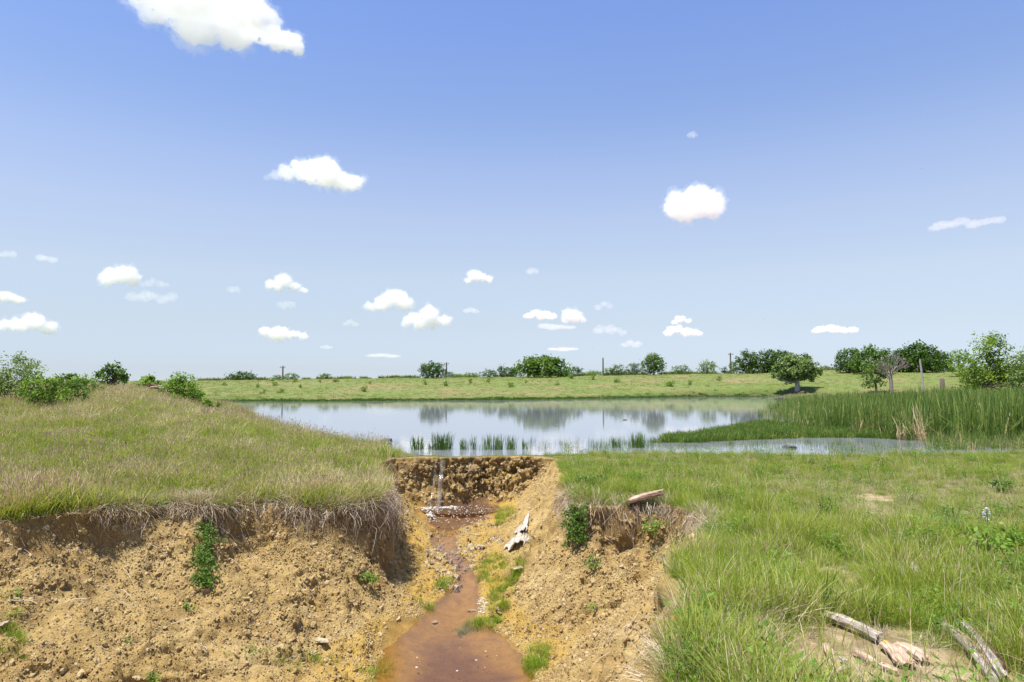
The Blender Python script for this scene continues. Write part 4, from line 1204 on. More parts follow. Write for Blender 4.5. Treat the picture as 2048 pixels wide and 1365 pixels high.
# the big leaning tree at the right
q = at_y(1990, 765, 92); q[2] = H1(q[0], q[1])
Hh = at_y(1975, 661, 92)[2] - q[2]; Ww = 150 / FPX * 92
tree('leaning_tree', 'large feathery yellow-green tree with a leaning dark trunk at the right', 'tree', tuple(q), Hh, Ww, 'yellow', 2002,
     lobes=[(-.08, .66, .26, .30), (-.34, .50, .18, .22), (-.25, .30, .2, .14), (.20, .52, .24, .26), (-.02, .88, .13, .13), (.34, .40, .2, .2), (.05, .40, .26, .2)], nclump=260, per=30, leafsize=.16, bare_bottom=.10, trunk_h=.30, trunk_r=.22, lean=-.16, sig=.04, multi=2, limbs=10, fill=.85)
q = at_y(2046, 762, 88); q[2] = H1(q[0], q[1])
tree('shrub', 'greyer shrub at the right edge beside the large leaning tree', 'shrub', tuple(q), at_y(2030, 700, 88)[2] - q[2], 60 / FPX * 88, 'grey', 2003, nclump=90, per=22, leafsize=.14, gaps=.2)
# dead tree
q = at_y(1782, 779, 112); q[2] = max(.05, H1(q[0], q[1]))
root = tag(empty('dead_tree', tuple(q)), 'bare grey dead tree with twiggy branches in front of the right grove', 'tree')
Hh = at_y(1782, 701, 112)[2] - q[2]
A = Acc(); T = Acc(); rg = np.random.default_rng(77)
A.add(*tube([(0, 0, -.3), (.05, 0, Hh * .25), (-.02, 0, Hh * .45)], [.36, .28, .22], 8))
def twig(acc, p, d, L, r, depth):
    d = d / np.linalg.norm(d); e = p + d * L
    m_ = (p + e) / 2 + rg.normal(0, .07 * L, 3)
    (A if depth > 2 else T).add(*tube([p, m_, e], [r, r * .75, r * .5], 5 if depth > 1 else 3))
    if depth:
        for _ in range(3 if depth > 1 else 4):
            nd = d + rg.normal(0, .55, 3) + np.array((0, 0, .12)); twig(acc, p + d * L * rg.uniform(.55, 1), nd, L * rg.uniform(.55, .8), r * .55, depth - 1)
for k in range(6):
    a_ = k * 1.05 + .3
    twig(A, np.array((0, 0, Hh * rg.uniform(.32, .46))), np.array((math.cos(a_) * .8, math.sin(a_) * .8, .9)), Hh * .27, .12, 4)
link('trunk', A.mesh('trunk'), M_drift, root); link('branches', T.mesh('branches'), M_drift, root)
q2 = at_y(1752, 777, 114); q2[2] = H1(q2[0], q2[1])
tree('shrub', 'green bush leaning at the left of the bare grey dead tree', 'shrub', tuple(q2), at_y(1752, 712, 114)[2] - q2[2], 52 / FPX * 114, 'grey', 2005, nclump=80, per=16, leafsize=.2, gaps=.1, trunk_h=.4, bare_bottom=.25)

# posts and poles
M_pole = NT('weathered_pole'); gp_ = M_pole.n('ShaderNodeNewGeometry'); np_ = M_pole.noise(7, 4, .6, gp_.outputs['Position'])
M_pole = M_pole.done(M_pole.pbr(M_pole.ramp(np_.outputs[0], [(.3, (.11, .085, .065)), (.7, (.26, .21, .17))]).outputs[0], .9, .2).outputs[0])
for px, top, Y, label, arm in [(566, 732, 186, 'utility pole with a short crossarm, leftmost on the skyline', True), (893, 725, 180, 'utility pole with a short crossarm beside the single dark tree', True),
                               (1206, 716, 178, 'bare straight pole alone right of the broad tree dome', False), (1461, 706, 186, 'tallest skyline pole, beside the left grove', True)]:
    b, Hh, _ = skyline(px, top, 5, Y)
    root = tag(empty('utility_pole', b), label, 'utility pole', 'poles along the skyline')
    A = Acc(); A.add(*tube([(0, 0, -.4), (0, 0, Hh * .5), (0, 0, Hh)], [.24, .21, .17], 8)); link('pole', A.mesh('pole'), M_pole, root)
    if arm:
        bm = bmesh.new(); bmesh.ops.create_cube(bm, size=1, matrix=Matrix.Translation((0, -.22, Hh - .45)) @ Matrix.Diagonal((1.5, .12, .14, 1)))
        me = bpy.data.meshes.new('crossarm'); bm.to_mesh(me); bm.free(); link('crossarm', me, M_pole, root)
        for s_ in (-.6, .6):
            B = Acc(); B.add(*tube([(s_, -.22, Hh - .4), (s_, -.22, Hh - .1)], [.07, .05], 6)); link('insulator', B.mesh('insulator'), M_pale, root)
b0 = at_y(1849, 776, 84); b0[2] = max(0, H1(b0[0], b0[1])); b1 = at_y(1840, 719, 84)
A = Acc(); A.add(*tube([b0 - np.array((0, 0, .3)), (b0 + b1) / 2, b1], [.13, .12, .11], 8))
A.add([b1 + np.array((.11 * math.cos(k * .785), .11 * math.sin(k * .785), .02)) for k in range(8)], [(0, 1, 2, 3), (0, 3, 4, 7), (4, 5, 6, 7)])
tag(link('wooden_post', A.mesh('wooden_post'), M_pale), 'tall pale post leaning left behind the cattails', 'post', None)
b0 = at_y(1885, 776, 80); b0[2] = max(0, H1(b0[0], b0[1])); b1 = at_y(1884, 757, 80)
A = Acc(); A.add(*tube([b0 - np.array((0, 0, .3)), (b0 + b1) / 2, b1 - np.array((0, 0, .1)), b1], [.30, .28, .25, .12], 9))
tag(link('tree_stump', A.mesh('tree_stump'), M_bark), 'short thick weathered stump right of the leaning pale post', 'stump')

# on the embankment at the left
def bank_tree(px, top, base, w, Y, nm, cat, lf, label, seed, **kw):
    X = (px - 1024) / FPX * Y; zb = H1(X, Y) - .05; zt = at_y(px, top, Y)[2]
    return tree(nm, label, cat, (X, Y, zb), zt - zb, w / FPX * Y, lf, seed, group='bushes on the left embankment', **kw)
feather = dict(leafsize=.055, per=34, sig=.05, fill=.9)
bank_tree(34, 702, 800, 130, 33, 'feathery_bush', 'bush', 'grey', 'tall feathery grey-green bush at the left edge of the embankment', 3001, nclump=150, gaps=.15, bare_bottom=.12, multi=3, trunk_r=.05, trunk_h=.35,
          lobes=[(-.2, .60, .30, .36), (.14, .78, .20, .18), (.28, .55, .22, .26), (-.3, .35, .26, .26), (.1, .34, .3, .2), (.05, .86, .12, .12)], **feather)
bank_tree(-75, 700, 800, 120, 32, 'feathery_bush', 'bush', 'grey', 'feathery bush cut by the left edge of the photograph', 3011, nclump=110, gaps=.1, bare_bottom=.1, multi=3, trunk_r=.05, **feather)
bank_tree(92, 738, 812, 96, 31, 'feathery_bush', 'bush', 'light', 'light green feathery bush low in front of the tall grey-green one', 3002, nclump=80, gaps=.1, bare_bottom=.02, multi=3, trunk_r=.03, **feather)
bank_tree(135, 746, 790, 66, 56, 'low_bush', 'bush', 'mid', 'dark domed bush behind, between the feathery bushes and the small open tree', 3003, nclump=90, per=22, leafsize=.10, bare_bottom=0)
bank_tree(170, 746, 800, 90, 42, 'feathery_bush', 'bush', 'light', 'bright sprawling feathery bush just left of the small open tree', 3004, nclump=80, gaps=.1, bare_bottom=0, multi=2, trunk_r=.03, **feather)
bank_tree(135, 756, 815, 100, 33, 'feathery_bush', 'bush', 'mid', 'low feathery bush in the straw grass at the front of the left group', 3005, nclump=60, bare_bottom=0, multi=2, trunk_r=.03, **feather)
bank_tree(224, 723, 780, 78, 62, 'open_tree', 'tree', 'mid', 'small open-crowned tree with gaps on the crest of the embankment', 3006, nclump=110, per=22, leafsize=.11, gaps=.2, bare_bottom=.25, multi=2, trunk_h=.3, trunk_r=.08, sig=.045, limbs=9, fill=.6,
          lobes=[(-.05, .78, .16, .18), (.2, .62, .24, .2), (-.25, .60, .22, .2), (.32, .48, .16, .18), (-.1, .45, .26, .18), (.12, .86, .1, .1)])
bank_tree(303, 750, 780, 52, 70, 'low_bush', 'bush', 'light', 'small bush on the crest, left of the round feathery bush by the log pile', 3007, nclump=80, per=22, leafsize=.12, bare_bottom=0)
bank_tree(366, 746, 790, 80, 57, 'round_bush', 'bush', 'light', 'round feathery light green bush on the waterside of the crest', 3008, nclump=130, per=30, leafsize=.09, bare_bottom=0, multi=3, trunk_r=.04)
bank_tree(420, 798, 815, 44, 50, 'low_bush', 'bush', 'light', 'low bright bush at the water edge of the embankment', 3009, nclump=50, per=24, leafsize=.08, bare_bottom=0)
bank_tree(352, 790, 800, 40, 48, 'low_bush', 'bush', 'light', 'low bright green bush beside the log pile on the crest', 3010, nclump=45, per=24, leafsize=.08, bare_bottom=0)

# small shrubs dotted over the far meadow: three shapes, copied
SH = [(448, 772), (516, 775), (527, 787), (545, 763), (549, 772), (562, 786), (591, 765), (601, 776), (640, 766), (671, 765), (729, 784), (740, 769), (850, 770), (892, 773),
      (941, 767), (977, 765), (1020, 775), (1052, 767), (1115, 771), (1143, 758), (1186, 760), (1233, 766), (1342, 774), (1380, 771), (1439, 762)]
LM = [(484, 'the low domed tree'), (566, 'the leftmost pole'), (651, 'the lone round bush'), (760, 'the wide gap in the skyline'), (865, 'the single dark tree'), (976, 'the small dark round tree'),
      (1085, 'the broad tree dome'), (1206, 'the bare middle pole'), (1307, 'the tall round tree'), (1415, 'the pale open tree')]
protos = []
for k in range(3):
    p = tree('meadow_shrub', 'x', 'shrub', (0, 0, 0), 1.6, 2.0, ['pale', 'light', 'pale'][k], 4000 + k, nclump=26, per=12, leafsize=.14, bare_bottom=0, gaps=.2, multi=3, trunk_r=.03, sig=.09, group='small shrubs dotted over the far meadow')
    protos.append((p, list(p.children)))
used = set()
for i, (px, py) in enumerate(SH):
    q = hit(px, py, height); k = i % 3
    if i < 3: o = protos[k][0]
    else:
        o = protos[k][0].copy(); COL.objects.link(o)
        for ch in protos[k][1]:
            c_ = ch.copy(); COL.objects.link(c_); c_.parent = o
    o.location = (q[0], q[1], q[2] - .05)
    s_ = random.uniform(.45, .85); o.scale = (s_ * random.uniform(.9, 1.3), s_, s_); o.rotation_euler.z = random.uniform(0, 6.28)
    lm = min(LM, key=lambda l: abs(l[0] - px))
    side = 'straight below' if abs(lm[0] - px) < 12 else ('below and left of' if px < lm[0] else 'below and right of')
    hgt = 'near the skyline' if py < 767 else ('midway down the meadow' if py < 779 else 'near the water')
    for ex_ in ('small', 'little', 'tiny', 'loose', 'sparse'):
        lab = '%s shrub %s %s' % (ex_, hgt, side + ' ' + lm[1])
        if lab not in used: break
    used.add(lab); o['label'] = lab
# ================================================================== SINGLE THINGS
def foliage_patch(name, label, cat, path, spread, nclump, per, size, leaf, seed, stem=True, off=.06, sig=.03):
    """leafy trailing or upright plant along a path of world points"""
    rg = np.random.default_rng(seed); path = np.asarray(path)
    root = tag(empty(name, tuple(path[0])), label, cat)
    pp = path - path[0]
    tt = rg.random(nclump) * (len(pp) - 1); k = np.minimum(tt.astype(int), len(pp) - 2); f = (tt - k)[:, None]
    c = pp[k] * (1 - f) + pp[k + 1] * f + rg.normal(0, 1, (nclump, 3)) * np.array(spread) + np.array((0, -off, 0))
    leaves('foliage', c, np.full(nclump, sig), per, size, rg, c.mean(0) + np.array((0, .4, -.2)), LEAF[leaf], root)
    if stem:
        A = Acc()
        for _ in range(3):
            w = np.cumsum(rg.normal(0, .02, (len(pp), 3)), 0)
            A.add(*tube(pp + w + np.array((0, -.02, 0)), np.linspace(.009, .004, len(pp)), 4))
        link('stem', A.mesh('stem'), M_bark, root)
    return root

def rim_face(px, py0, py1, n=7):
    a, b = hit(px, py0, height), hit(px, py1, height); out = []
    for i in range(n):
        py = py0 + (py1 - py0) * i / (n - 1); x = px + 3 * math.sin(i)
        h = hit(x, py, height); out.append(at_y(x, py, min(h[1], a[1] + (b[1] - a[1]) * i / (n - 1)) - .10))
    return out

foliage_patch('hanging_vine', 'bright green leafy vine hanging down the left cut bank', 'vine', rim_face(416, 1048, 1165), (.085, .05, .06), 150, 14, .022, 'mid', 5001, off=.10, sig=.035)
foliage_patch('hanging_ivy', 'dark green ivy trailing from the turf corner of the right bank', 'vine', rim_face(1152, 1000, 1082), (.11, .06, .05), 120, 16, .024, 'mid', 5002, off=.08, sig=.035)
foliage_patch('leafy_weed', 'small bright weed growing in the root hollow below the broken stump', 'weed', rim_face(1305, 1042, 1060, 4), (.12, .05, .05), 20, 14, .024, 'light', 5003, off=.12)
foliage_patch('leafy_weed', 'leafy weed hanging on the shaded corner of the left bank by the pink scrap', 'weed', rim_face(735, 1150, 1162, 3), (.14, .06, .04), 18, 14, .022, 'light', 5004)
foliage_patch('leafy_weed', 'dark little weed on the slope below the hanging ivy', 'weed', rim_face(1185, 1118, 1135, 3), (.09, .05, .05), 16, 14, .020, 'mid', 5005)
for i, (px, py, lab) in enumerate([(375, 1222, 'tiny green sprig below the hanging vine, alone on the bare slope'), (247, 1292, 'tiny green sprig low on the bare left slope'),
                                   (303, 1360, 'tiny green sprig at the bottom edge of the left slope'), (28, 1195, 'thin green sprig high on the slope at the left edge'),
                                   (1190, 1225, 'small sprig on the right slope with a dark shadow under it'), (500, 1312, 'wisp of weeds along the ledge at the foot of the left slope')]):
    foliage_patch('sprig', lab, 'weed', [hit(px, py, height), hit(px, py, height) + np.array((0, 0, .10))], (.05, .03, .03), 7, 10, .018, 'light', 5010 + i, off=0)

def weed(name, label, cat, px, py, h, w, leaf, seed, nclump=24, per=9, size=.03, stems=5):
    rg = np.random.default_rng(seed); q = hit(px, py, height)
    root = tag(empty(name, tuple(q)), label, cat)
    A = Acc(); cs = []
    for s_ in range(stems):
        a = rg.uniform(0, 6.28); r = rg.uniform(.15, .5) * w
        e = np.array((math.cos(a) * r, math.sin(a) * r, h * rg.uniform(.7, 1)))
        A.add(*tube([(0, 0, -.03), e * .5 + np.array((0, 0, .1 * h)), e], [.006, .005, .003], 4))
        for t_ in np.linspace(.3, 1, max(2, nclump // stems)): cs.append(e * t_ + np.array((0, 0, .1 * h * math.sin(t_ * 3.14))))
    cs = np.array(cs)
    leaves('foliage', cs, np.full(len(cs), w * .10), per, size, rg, np.array((0, 0, 0)), LEAF[leaf], root)
    link('stem', A.mesh('stem'), LEAF['mid'], root)
    return root
weed('broadleaf_plant', 'bushy broad-leaved plant with bright leaves in the meadow near the right edge', 'plant', 1990, 1128, .42, .75, 'light', 5101, 60, 9, .034, 12)
weed('broadleaf_plant', 'low dark leafy plant far back in the meadow near the right edge', 'plant', 2003, 985, .24, .6, 'mid', 5102, 40, 9, .034, 9)
weed('upright_weed', 'single upright pale weed standing at the brink right of the fall', 'plant', 1155, 908, .42, .30, 'light', 5103, 18, 8, .045, 3)
weed('broadleaf_plant', 'dark green leafy weed on the turf corner above the hanging ivy', 'plant', 1185, 985, .35, .8, 'mid', 5104, 60, 10, .032, 12)
# grey flower spike
q = hit(1975, 1075, height); root = tag(empty('flower_spike', tuple(q)), 'grey white flower spike standing behind the bushy broad-leaved plant', 'flower')
rg = np.random.default_rng(5105)
M_flow = NT('grey_white_petals'); M_flow = M_flow.done(M_flow.pbr((.55, .56, .58), .8, .1).outputs[0])
A = Acc(); A.add(*tube([(0, 0, -.05), (.01, 0, .25), (0, 0, .42)], [.006, .005, .004], 5)); link('stem', A.mesh('stem'), LEAF['mid'], root)
fb = bmesh.new()
for k in range(60):
    a = rg.uniform(0, 6.28); z = rg.uniform(.26, .46); r = .05 * math.sin((z - .22) / .26 * 3.0)
    bmesh.ops.create_icosphere(fb, subdivisions=1, radius=.012, matrix=Matrix.Translation((math.cos(a) * r, math.sin(a) * r, z)) @ Matrix.Diagonal((1, 1, .6, 1)))
me = bpy.data.meshes.new('blossom'); fb.to_mesh(me); fb.free(); link('blossom', me, M_flow, root)
# yellow flower
q = hit(1772, 1297, height); root = tag(empty('yellow_flower', tuple(q)), 'tiny orange-yellow flower above the split boards', 'flower')
M_yel = NT('yellow_petals'); M_yel = M_yel.done(M_yel.pbr((.75, .42, .02), .7, .1).outputs[0])
A = Acc(); A.add(*tube([(0, 0, -.02), (0, 0, .05)], [.003, .002], 4)); link('stem', A.mesh('stem'), LEAF['mid'], root)
V, F = [], []
for k in range(6):
    a = k * 1.047; o = len(V); c, s = math.cos(a), math.sin(a)
    V += [(0, 0, .055), (c * .014 - s * .009, s * .014 + c * .009, .058), (c * .028, s * .028, .052), (c * .014 + s * .009, s * .014 - c * .009, .058)]; F.append((o, o + 1, o + 2, o + 3))
link('petals', mesh_np('petals', V, F, False), M_yel, root)

# upright reed shoots in the sandy patch
def shoot(px, py, spec, label, seed):
    q = hit(px, py, height); root = tag(empty('reed_shoot', tuple(q)), label, 'plant')
    for (lean, az, h, w, mat) in spec:
        V, F, n = [], [], 6
        for k in range(n + 1):
            t_ = k / n; o = lean * h * t_ ** 1.6; ww = w * (1 - t_ ** 3) + .001
            x, y, z = math.cos(az) * o, math.sin(az) * o, h * t_ * (1 - .2 * lean * t_)
            V += [(x - ww / 2, y, z - .02), (x, y + ww * .25, z - .02), (x + ww / 2, y, z - .02)]
            if k:
                b = 3 * k; F += [(b - 3, b - 2, b + 1, b), (b - 2, b - 1, b + 2, b + 1)]
        me = mesh_np('blade', V, F, True); attr(me, 'rnd', np.full(len(F), .45), 'FACE'); link('blade', me, mat, root)
shoot(1652, 1240, [(.12, .6, .52, .026, M_dark), (.30, .3, .50, .028, M_dark), (.75, .2, .34, .034, M_dark), (.55, .1, .24, .03, M_dark), (.45, 2.9, .30, .022, M_catdry), (.1, 2.0, .42, .016, M_dark)], 'upright dark green reed shoots beside the pale curved log', 5201)

# rush clumps standing in the water behind the brink, each its own thing
for i, (px, w, h, n, lab) in enumerate([(836, 36, 36, 60, 'dense rush clump, leftmost of the row behind the brink'), (885, 50, 46, 110, 'biggest dense rush clump of the row, right behind the water fall'),
                                        (928, 22, 32, 30, 'slim rush clump right of the biggest one behind the brink'), (946, 14, 40, 16, 'thin upright rush tuft between the slim clump and the wide one'),
                                        (985, 48, 42, 90, 'wide rush clump behind the middle of the brink'), (1022, 28, 40, 40, 'pointed rush clump, rightmost of the dense row'),
                                        (1052, 20, 30, 18, 'sparse rush tuft just right of the dense row'), (862, 14, 24, 12, 'few short rush stems between the leftmost and biggest clumps'), (1275, 34, 42, 70, 'dark rush clump before the left tip of the sedge spit'), (1232, 20, 30, 24, 'small rush clump left of the dark one by the sedge spit')]):
    q = at_z(px, 903 if px < 1100 else 899, -.06)
    k = q[1] / FPX
    o = clump('rush_clump', int(n * 1.6), w * .42 * k, h * k * .95, .019, .18, [M_dark], 5300 + i, 4, hvar=.5)
    COL.objects.link(o); o.location = q; tag(o, lab, 'rush clump', 'rush clumps in the shallow water')
for i, (px, py, w, h, lab) in enumerate([(413, 842, 26, 34, 'tan dry reed tuft at the waterside, leftmost of three'), (452, 840, 22, 32, 'tan dry reed tuft at the waterside, middle of three'), (486, 836, 26, 28, 'tan dry reed tuft at the waterside, rightmost of three')]):
    q = hit(px, py, height); k = q[1] / FPX
    o = clump('dry_reed_tuft', 60, w * .4 * k, h * k, .03, .3, [M_catdry], 5330 + i, 4)
    COL.objects.link(o); o.location = q; tag(o, lab, 'reed tuft', 'dry reed tufts by the water')

# ---------------------------------------------------------------- waterfall and foam
M_fall = NT('falling_water')
d_ = M_fall.n('ShaderNodeBsdfDiffuse'); d_.inputs[0].default_value = (.42, .38, .30, 1)
g_ = M_fall.n('ShaderNodeBsdfGlossy'); g_.inputs['Roughness'].default_value = .15
tr_ = M_fall.n('ShaderNodeBsdfTransparent'); ge_ = M_fall.n('ShaderNodeNewGeometry')
mp_ = M_fall.n('ShaderNodeMapping'); mp_.inputs['Scale'].default_value = (26, 26, 3.0); M_fall.l(ge_.outputs['Position'], mp_.inputs[0])
nz_ = M_fall.noise(1, 4, .6, mp_.outputs[0]); rr_ = M_fall.ramp(nz_.outputs[0], [(.38, (.04, .04, .04)), (.72, (.66, .66, .66))])
m1 = M_fall.n('ShaderNodeMixShader'); m1.inputs[0].default_value = .25; M_fall.l(d_.outputs[0], m1.inputs[1]); M_fall.l(g_.outputs[0], m1.inputs[2])
m2 = M_fall.n('ShaderNodeMixShader'); M_fall.l(rr_.outputs[0], m2.inputs[0]); M_fall.l(tr_.outputs[0], m2.inputs[1]); M_fall.l(m1.outputs[0], m2.inputs[2])
M_fall = M_fall.done(m2.outputs[0])
M_foam = NT('foam'); gf = M_foam.n('ShaderNodeNewGeometry'); nfm = M_foam.noise(30, 4, .6, gf.outputs['Position'])
M_foam = M_foam.done(M_foam.pbr(M_foam.ramp(nfm.outputs[0], [(.3, (.36, .33, .27)), (.6, (.56, .55, .51))]).outputs[0], .6, .3, M_foam.bump(nfm.outputs[0], .6, .02)).outputs[0])
gmask = (gx > -3.2) & (gx < -1.5) & (gy > 22) & (gy < 24.8)
WX, WY, WZ = vx[gmask], vy[gmask], vz[gmask]
fall_x0 = at_y(886, 950, 23.7)[0]
def wall_front(x, z):
    m = (np.abs(WX - x) < .07) & (WZ > z - .02)
    return WY[m].min() if m.any() else 24.2
root = tag(empty('waterfall', (fall_x0, 23.6, ST[0][2])), 'thin waterfall spilling over the earth brink into the brown pool', 'waterfall')
rg = np.random.default_rng(5400)
zs = np.linspace(.03, ST[0][2] - .02, 18)
for s_ in range(9):
    main = s_ < 5
    x0 = fall_x0 + (rg.normal(0, .075) if main else rg.uniform(-.22, .42)); w0 = rg.uniform(.06, .12) if main else rg.uniform(.02, .04)
    yb, V, F = 99, [], []
    for i, z in enumerate(zs):
        yb = min(yb, wall_front(x0, z) - .05 - .012 * i * (1.0 if main else .5))
        ww = w0 * (1 - .25 * i / 17) * (1 + .25 * rg.normal()); xx = x0 + .02 * rg.normal() - .004 * i
        V += [(xx - ww / 2 - fall_x0, yb - 23.6 + .02, z - ST[0][2]), (xx - fall_x0, yb - 23.6 - .03, z - ST[0][2]), (xx + ww / 2 - fall_x0, yb - 23.6 + .02, z - ST[0][2])]
        if i:
            b = 3 * i; F += [(b - 3, b - 2, b + 1, b), (b - 2, b - 1, b + 2, b + 1)]
    link('water_strand', mesh_np('water_strand', V, F), M_fall, root)
# foam: lumpy skin and flecks on the pool
rg = np.random.default_rng(5401); FP = []
base_y = 23.15
for _ in range(190):
    a = rg.random()
    if a < .72: x = fall_x0 + rg.normal(-.08, .42); y = at_z(900, 1015, ST[0][2])[1] - abs(rg.normal(0, .30)) + .25
    else:
        t_ = rg.random(); e = at_z(846 + 18 * t_ + rg.normal(0, 4), 1008 + 30 * t_, ST[0][2]); x, y = e[0], e[1]
    if height(x, y)[0] < ST[0][2] + .03: FP.append((x, y, ST[0][2] + .004))
fam_foam = family('foam_lumps', [clod('t', 950 + k, M_foam, .35) for k in range(4)])
FP = np.array(FP); scatter('foam', FP, rg.uniform(.012, .05, len(FP)), fam_foam, 4, 'white foam churned up where the fall meets the pool', rot=np.stack([0 * FP[:, 0], 0 * FP[:, 0], rg.uniform(0, 6, len(FP))], 1), seed=14)
FL = []
for _ in range(260):
    px, py = rg.uniform(850, 985), 1010 + 36 * rg.random(); q = at_z(px, py, ST[0][2] + .004)
    if height(q[0], q[1])[0] < ST[0][2]: FL.append(q)
for _ in range(26):
    q = at_z(rg.uniform(820, 1040), rg.uniform(1290, 1360), ST[9][2] + .004)
    if height(q[0], q[1])[0] < ST[9][2] - .02 and rg.random() < .35: FL.append(q)
for _ in range(70):
    px, py = rg.uniform(955, 975), rg.uniform(1195, 1228); q = hit(px, py, height); FL.append(q + np.array((0, 0, .005)))
FL = np.array(FL); scatter('foam_flecks', FL, rg.uniform(.008, .022, len(FL)), fam_foam, 4, 'small white foam flecks drifting on the brown water', rot=np.stack([0 * FL[:, 0], 0 * FL[:, 0], rg.uniform(0, 6, len(FL))], 1), seed=15)

# ---------------------------------------------------------------- stones
M_stone = NT('pale_stone'); gs_ = M_stone.n('ShaderNodeNewGeometry'); ns_ = M_stone.noise(25, 5, .6, gs_.outputs['Position'])
M_stone = M_stone.done(M_stone.pbr(M_stone.ramp(ns_.outputs[0], [(.3, (.26, .20, .12)), (.7, (.46, .40, .29))]).outputs[0], .85, .2, M_stone.bump(ns_.outputs[0], .5, .01)).outputs[0])
M_dkstone = NT('dark_stone'); gs_ = M_dkstone.n('ShaderNodeNewGeometry'); ns_ = M_dkstone.noise(9, 5, .6, gs_.outputs['Position'])
M_dkstone = M_dkstone.done(M_dkstone.pbr(M_dkstone.ramp(ns_.outputs[0], [(.3, (.05, .05, .05)), (.7, (.16, .15, .14))]).outputs[0], .8, .25).outputs[0])
def stone(px, py, r, label, mat, seed, flat=.6, z=None, cat='stone', name='stone', stretch=1.4):
    q = hit(px, py, height) if z is None else at_z(px, py, z)
    o = clod(name, seed, mat, flat); COL.objects.link(o)
    o.location = q + np.array((0, 0, r * flat * .3)); o.scale = (r * stretch, r, r); o.rotation_euler.z = (seed * 1.7) % 3.1
    return tag(o, label, cat)
stone(645, 1283, .055, 'pale flat stone alone at the foot of the left slope', M_stone, 6001)
stone(629, 1306, .045, 'ochre stone just below the pale flat stone', M_stone, 6002)
stone(735, 1308, .05, 'small pale stone by the stream edge near the left mud', M_stone, 6003)
stone(870, 1245, .06, 'flat stone just under the shallow stream surface', M_stone, 6004, .35)
stone(944, 1222, .06, 'flat tan stone in the stream beside the white foam flecks', M_stone, 6005, .4)
stone(995, 1218, .04, 'small whitish stone at the right bank of the stream, below the grass strip', M_stone, 6006)
stone(1040, 1138, .06, 'whitish stone right of the grass strip', M_stone, 6007, .5)
stone(727, 1154, .035, 'pinkish scrap of stone on the shaded corner of the left bank', M_stone, 6008)
stone(772, 887, .30, 'dark low rock at the waterside left of the rush row', M_dkstone, 6009, .45, .02)
stone(1580, 897, .16, 'dark grey rock poking out of the water strip before the sedge', M_dkstone, 6010, .6, 0)
stone(1250, 841, .13, 'tiny dark lump floating on the open pond', M_dkstone, 6011, .5, 0)
stone(1533, 790, .45, 'small white rock on the far shore left of the lone shore tree', M_foam, 6012, .5, .1)
stone(5, 1250, .06, 'whitish stone in the weeds at the left edge of the slope', M_stone, 6013)
fam_rub = family('rubble_stones', [clod('t', 970 + k, M_stone, .6) for k in range(3)] + [clod('t', 975 + k, M_clod, .7) for k in range(4)])
rg = np.random.default_rng(5500); RB_ = []
while len(RB_) < 620:
    px, py = rg.uniform(790, 1010), rg.uniform(1048, 1185)
    if inside(np.array(px), np.array(py), [(862, 1056), (985, 1048), (1010, 1075), (985, 1110), (930, 1150), (915, 1185), (870, 1180), (850, 1120), (855, 1080)]): RB_.append(hit(px, py, height))
RB_ = np.array(RB_); scatter('rubble', RB_, .018 + .06 * rg.random(len(RB_)) ** 2.5, fam_rub, 7, 'rough yellow and pale rubble between the brown pool and the stream', rot=rg.uniform(0, 6.28, (len(RB_), 3)), seed=16)

# ---------------------------------------------------------------- torn white sheet in the gully
M_sheet = NT('dirty_white_sheet'); gs_ = M_sheet.n('ShaderNodeNewGeometry'); ns_ = M_sheet.noise(14, 5, .6, gs_.outputs['Position'])
M_sheet = M_sheet.done(M_sheet.pbr(M_sheet.ramp(ns_.outputs[0], [(.32, (.33, .26, .16)), (.55, (.44, .41, .35)), (.85, (.56, .56, .54))]).outputs[0], .55, .3, M_sheet.bump(ns_.outputs[0], .4, .02)).outputs[0])
def sheet(outline, label, seed, lift=.10):
    P3 = np.array([hit(px, py, height) for px, py in outline]); c = P3.mean(0)
    bm = bmesh.new(); vs = [bm.verts.new(p - c + np.array((0, 0, .05))) for p in P3]; bm.faces.new(vs)
    bmesh.ops.triangulate(bm, faces=bm.faces[:])
    for _ in range(4): bmesh.ops.subdivide_edges(bm, edges=[e for e in bm.edges if e.calc_length() > .05], cuts=1, use_grid_fill=True)
    bmesh.ops.triangulate(bm, faces=bm.faces[:])
    for v in bm.verts:
        w = v.co + Vector(c)
        n_ = mnoise.noise(w * 5 + Vector((seed, 0, 0))) + .5 * mnoise.noise(w * 12); v.co += Vector((n_ * .035, -.06 + n_ * .06, lift * (.55 + 1.0 * n_)))
        gzv = H1(w.x, w.y) + .03 - c[2]
        if v.co.z < gzv: v.co.z = gzv
    me = bpy.data.meshes.new('white_sheet'); bm.to_mesh(me); bm.free()
    o = link('white_sheet', me, M_sheet, None, tuple(c)); sd_ = o.modifiers.new('thickness', 'SOLIDIFY'); sd_.thickness = .012
    return tag(o, label, 'sheet')
sheet([(1026, 1073), (1036, 1062), (1046, 1056), (1051, 1044), (1058, 1034), (1057, 1048), (1054, 1060), (1054, 1070), (1044, 1074)], 'upper piece of torn white sheet, pointed at the top, on the right gully slope', 1)
sheet([(1006, 1108), (1016, 1098), (1028, 1090), (1036, 1078), (1046, 1078), (1058, 1088), (1061, 1093), (1048, 1092), (1036, 1098), (1022, 1104)], 'lower arched piece of torn white sheet above the grass strip', 2, .14)

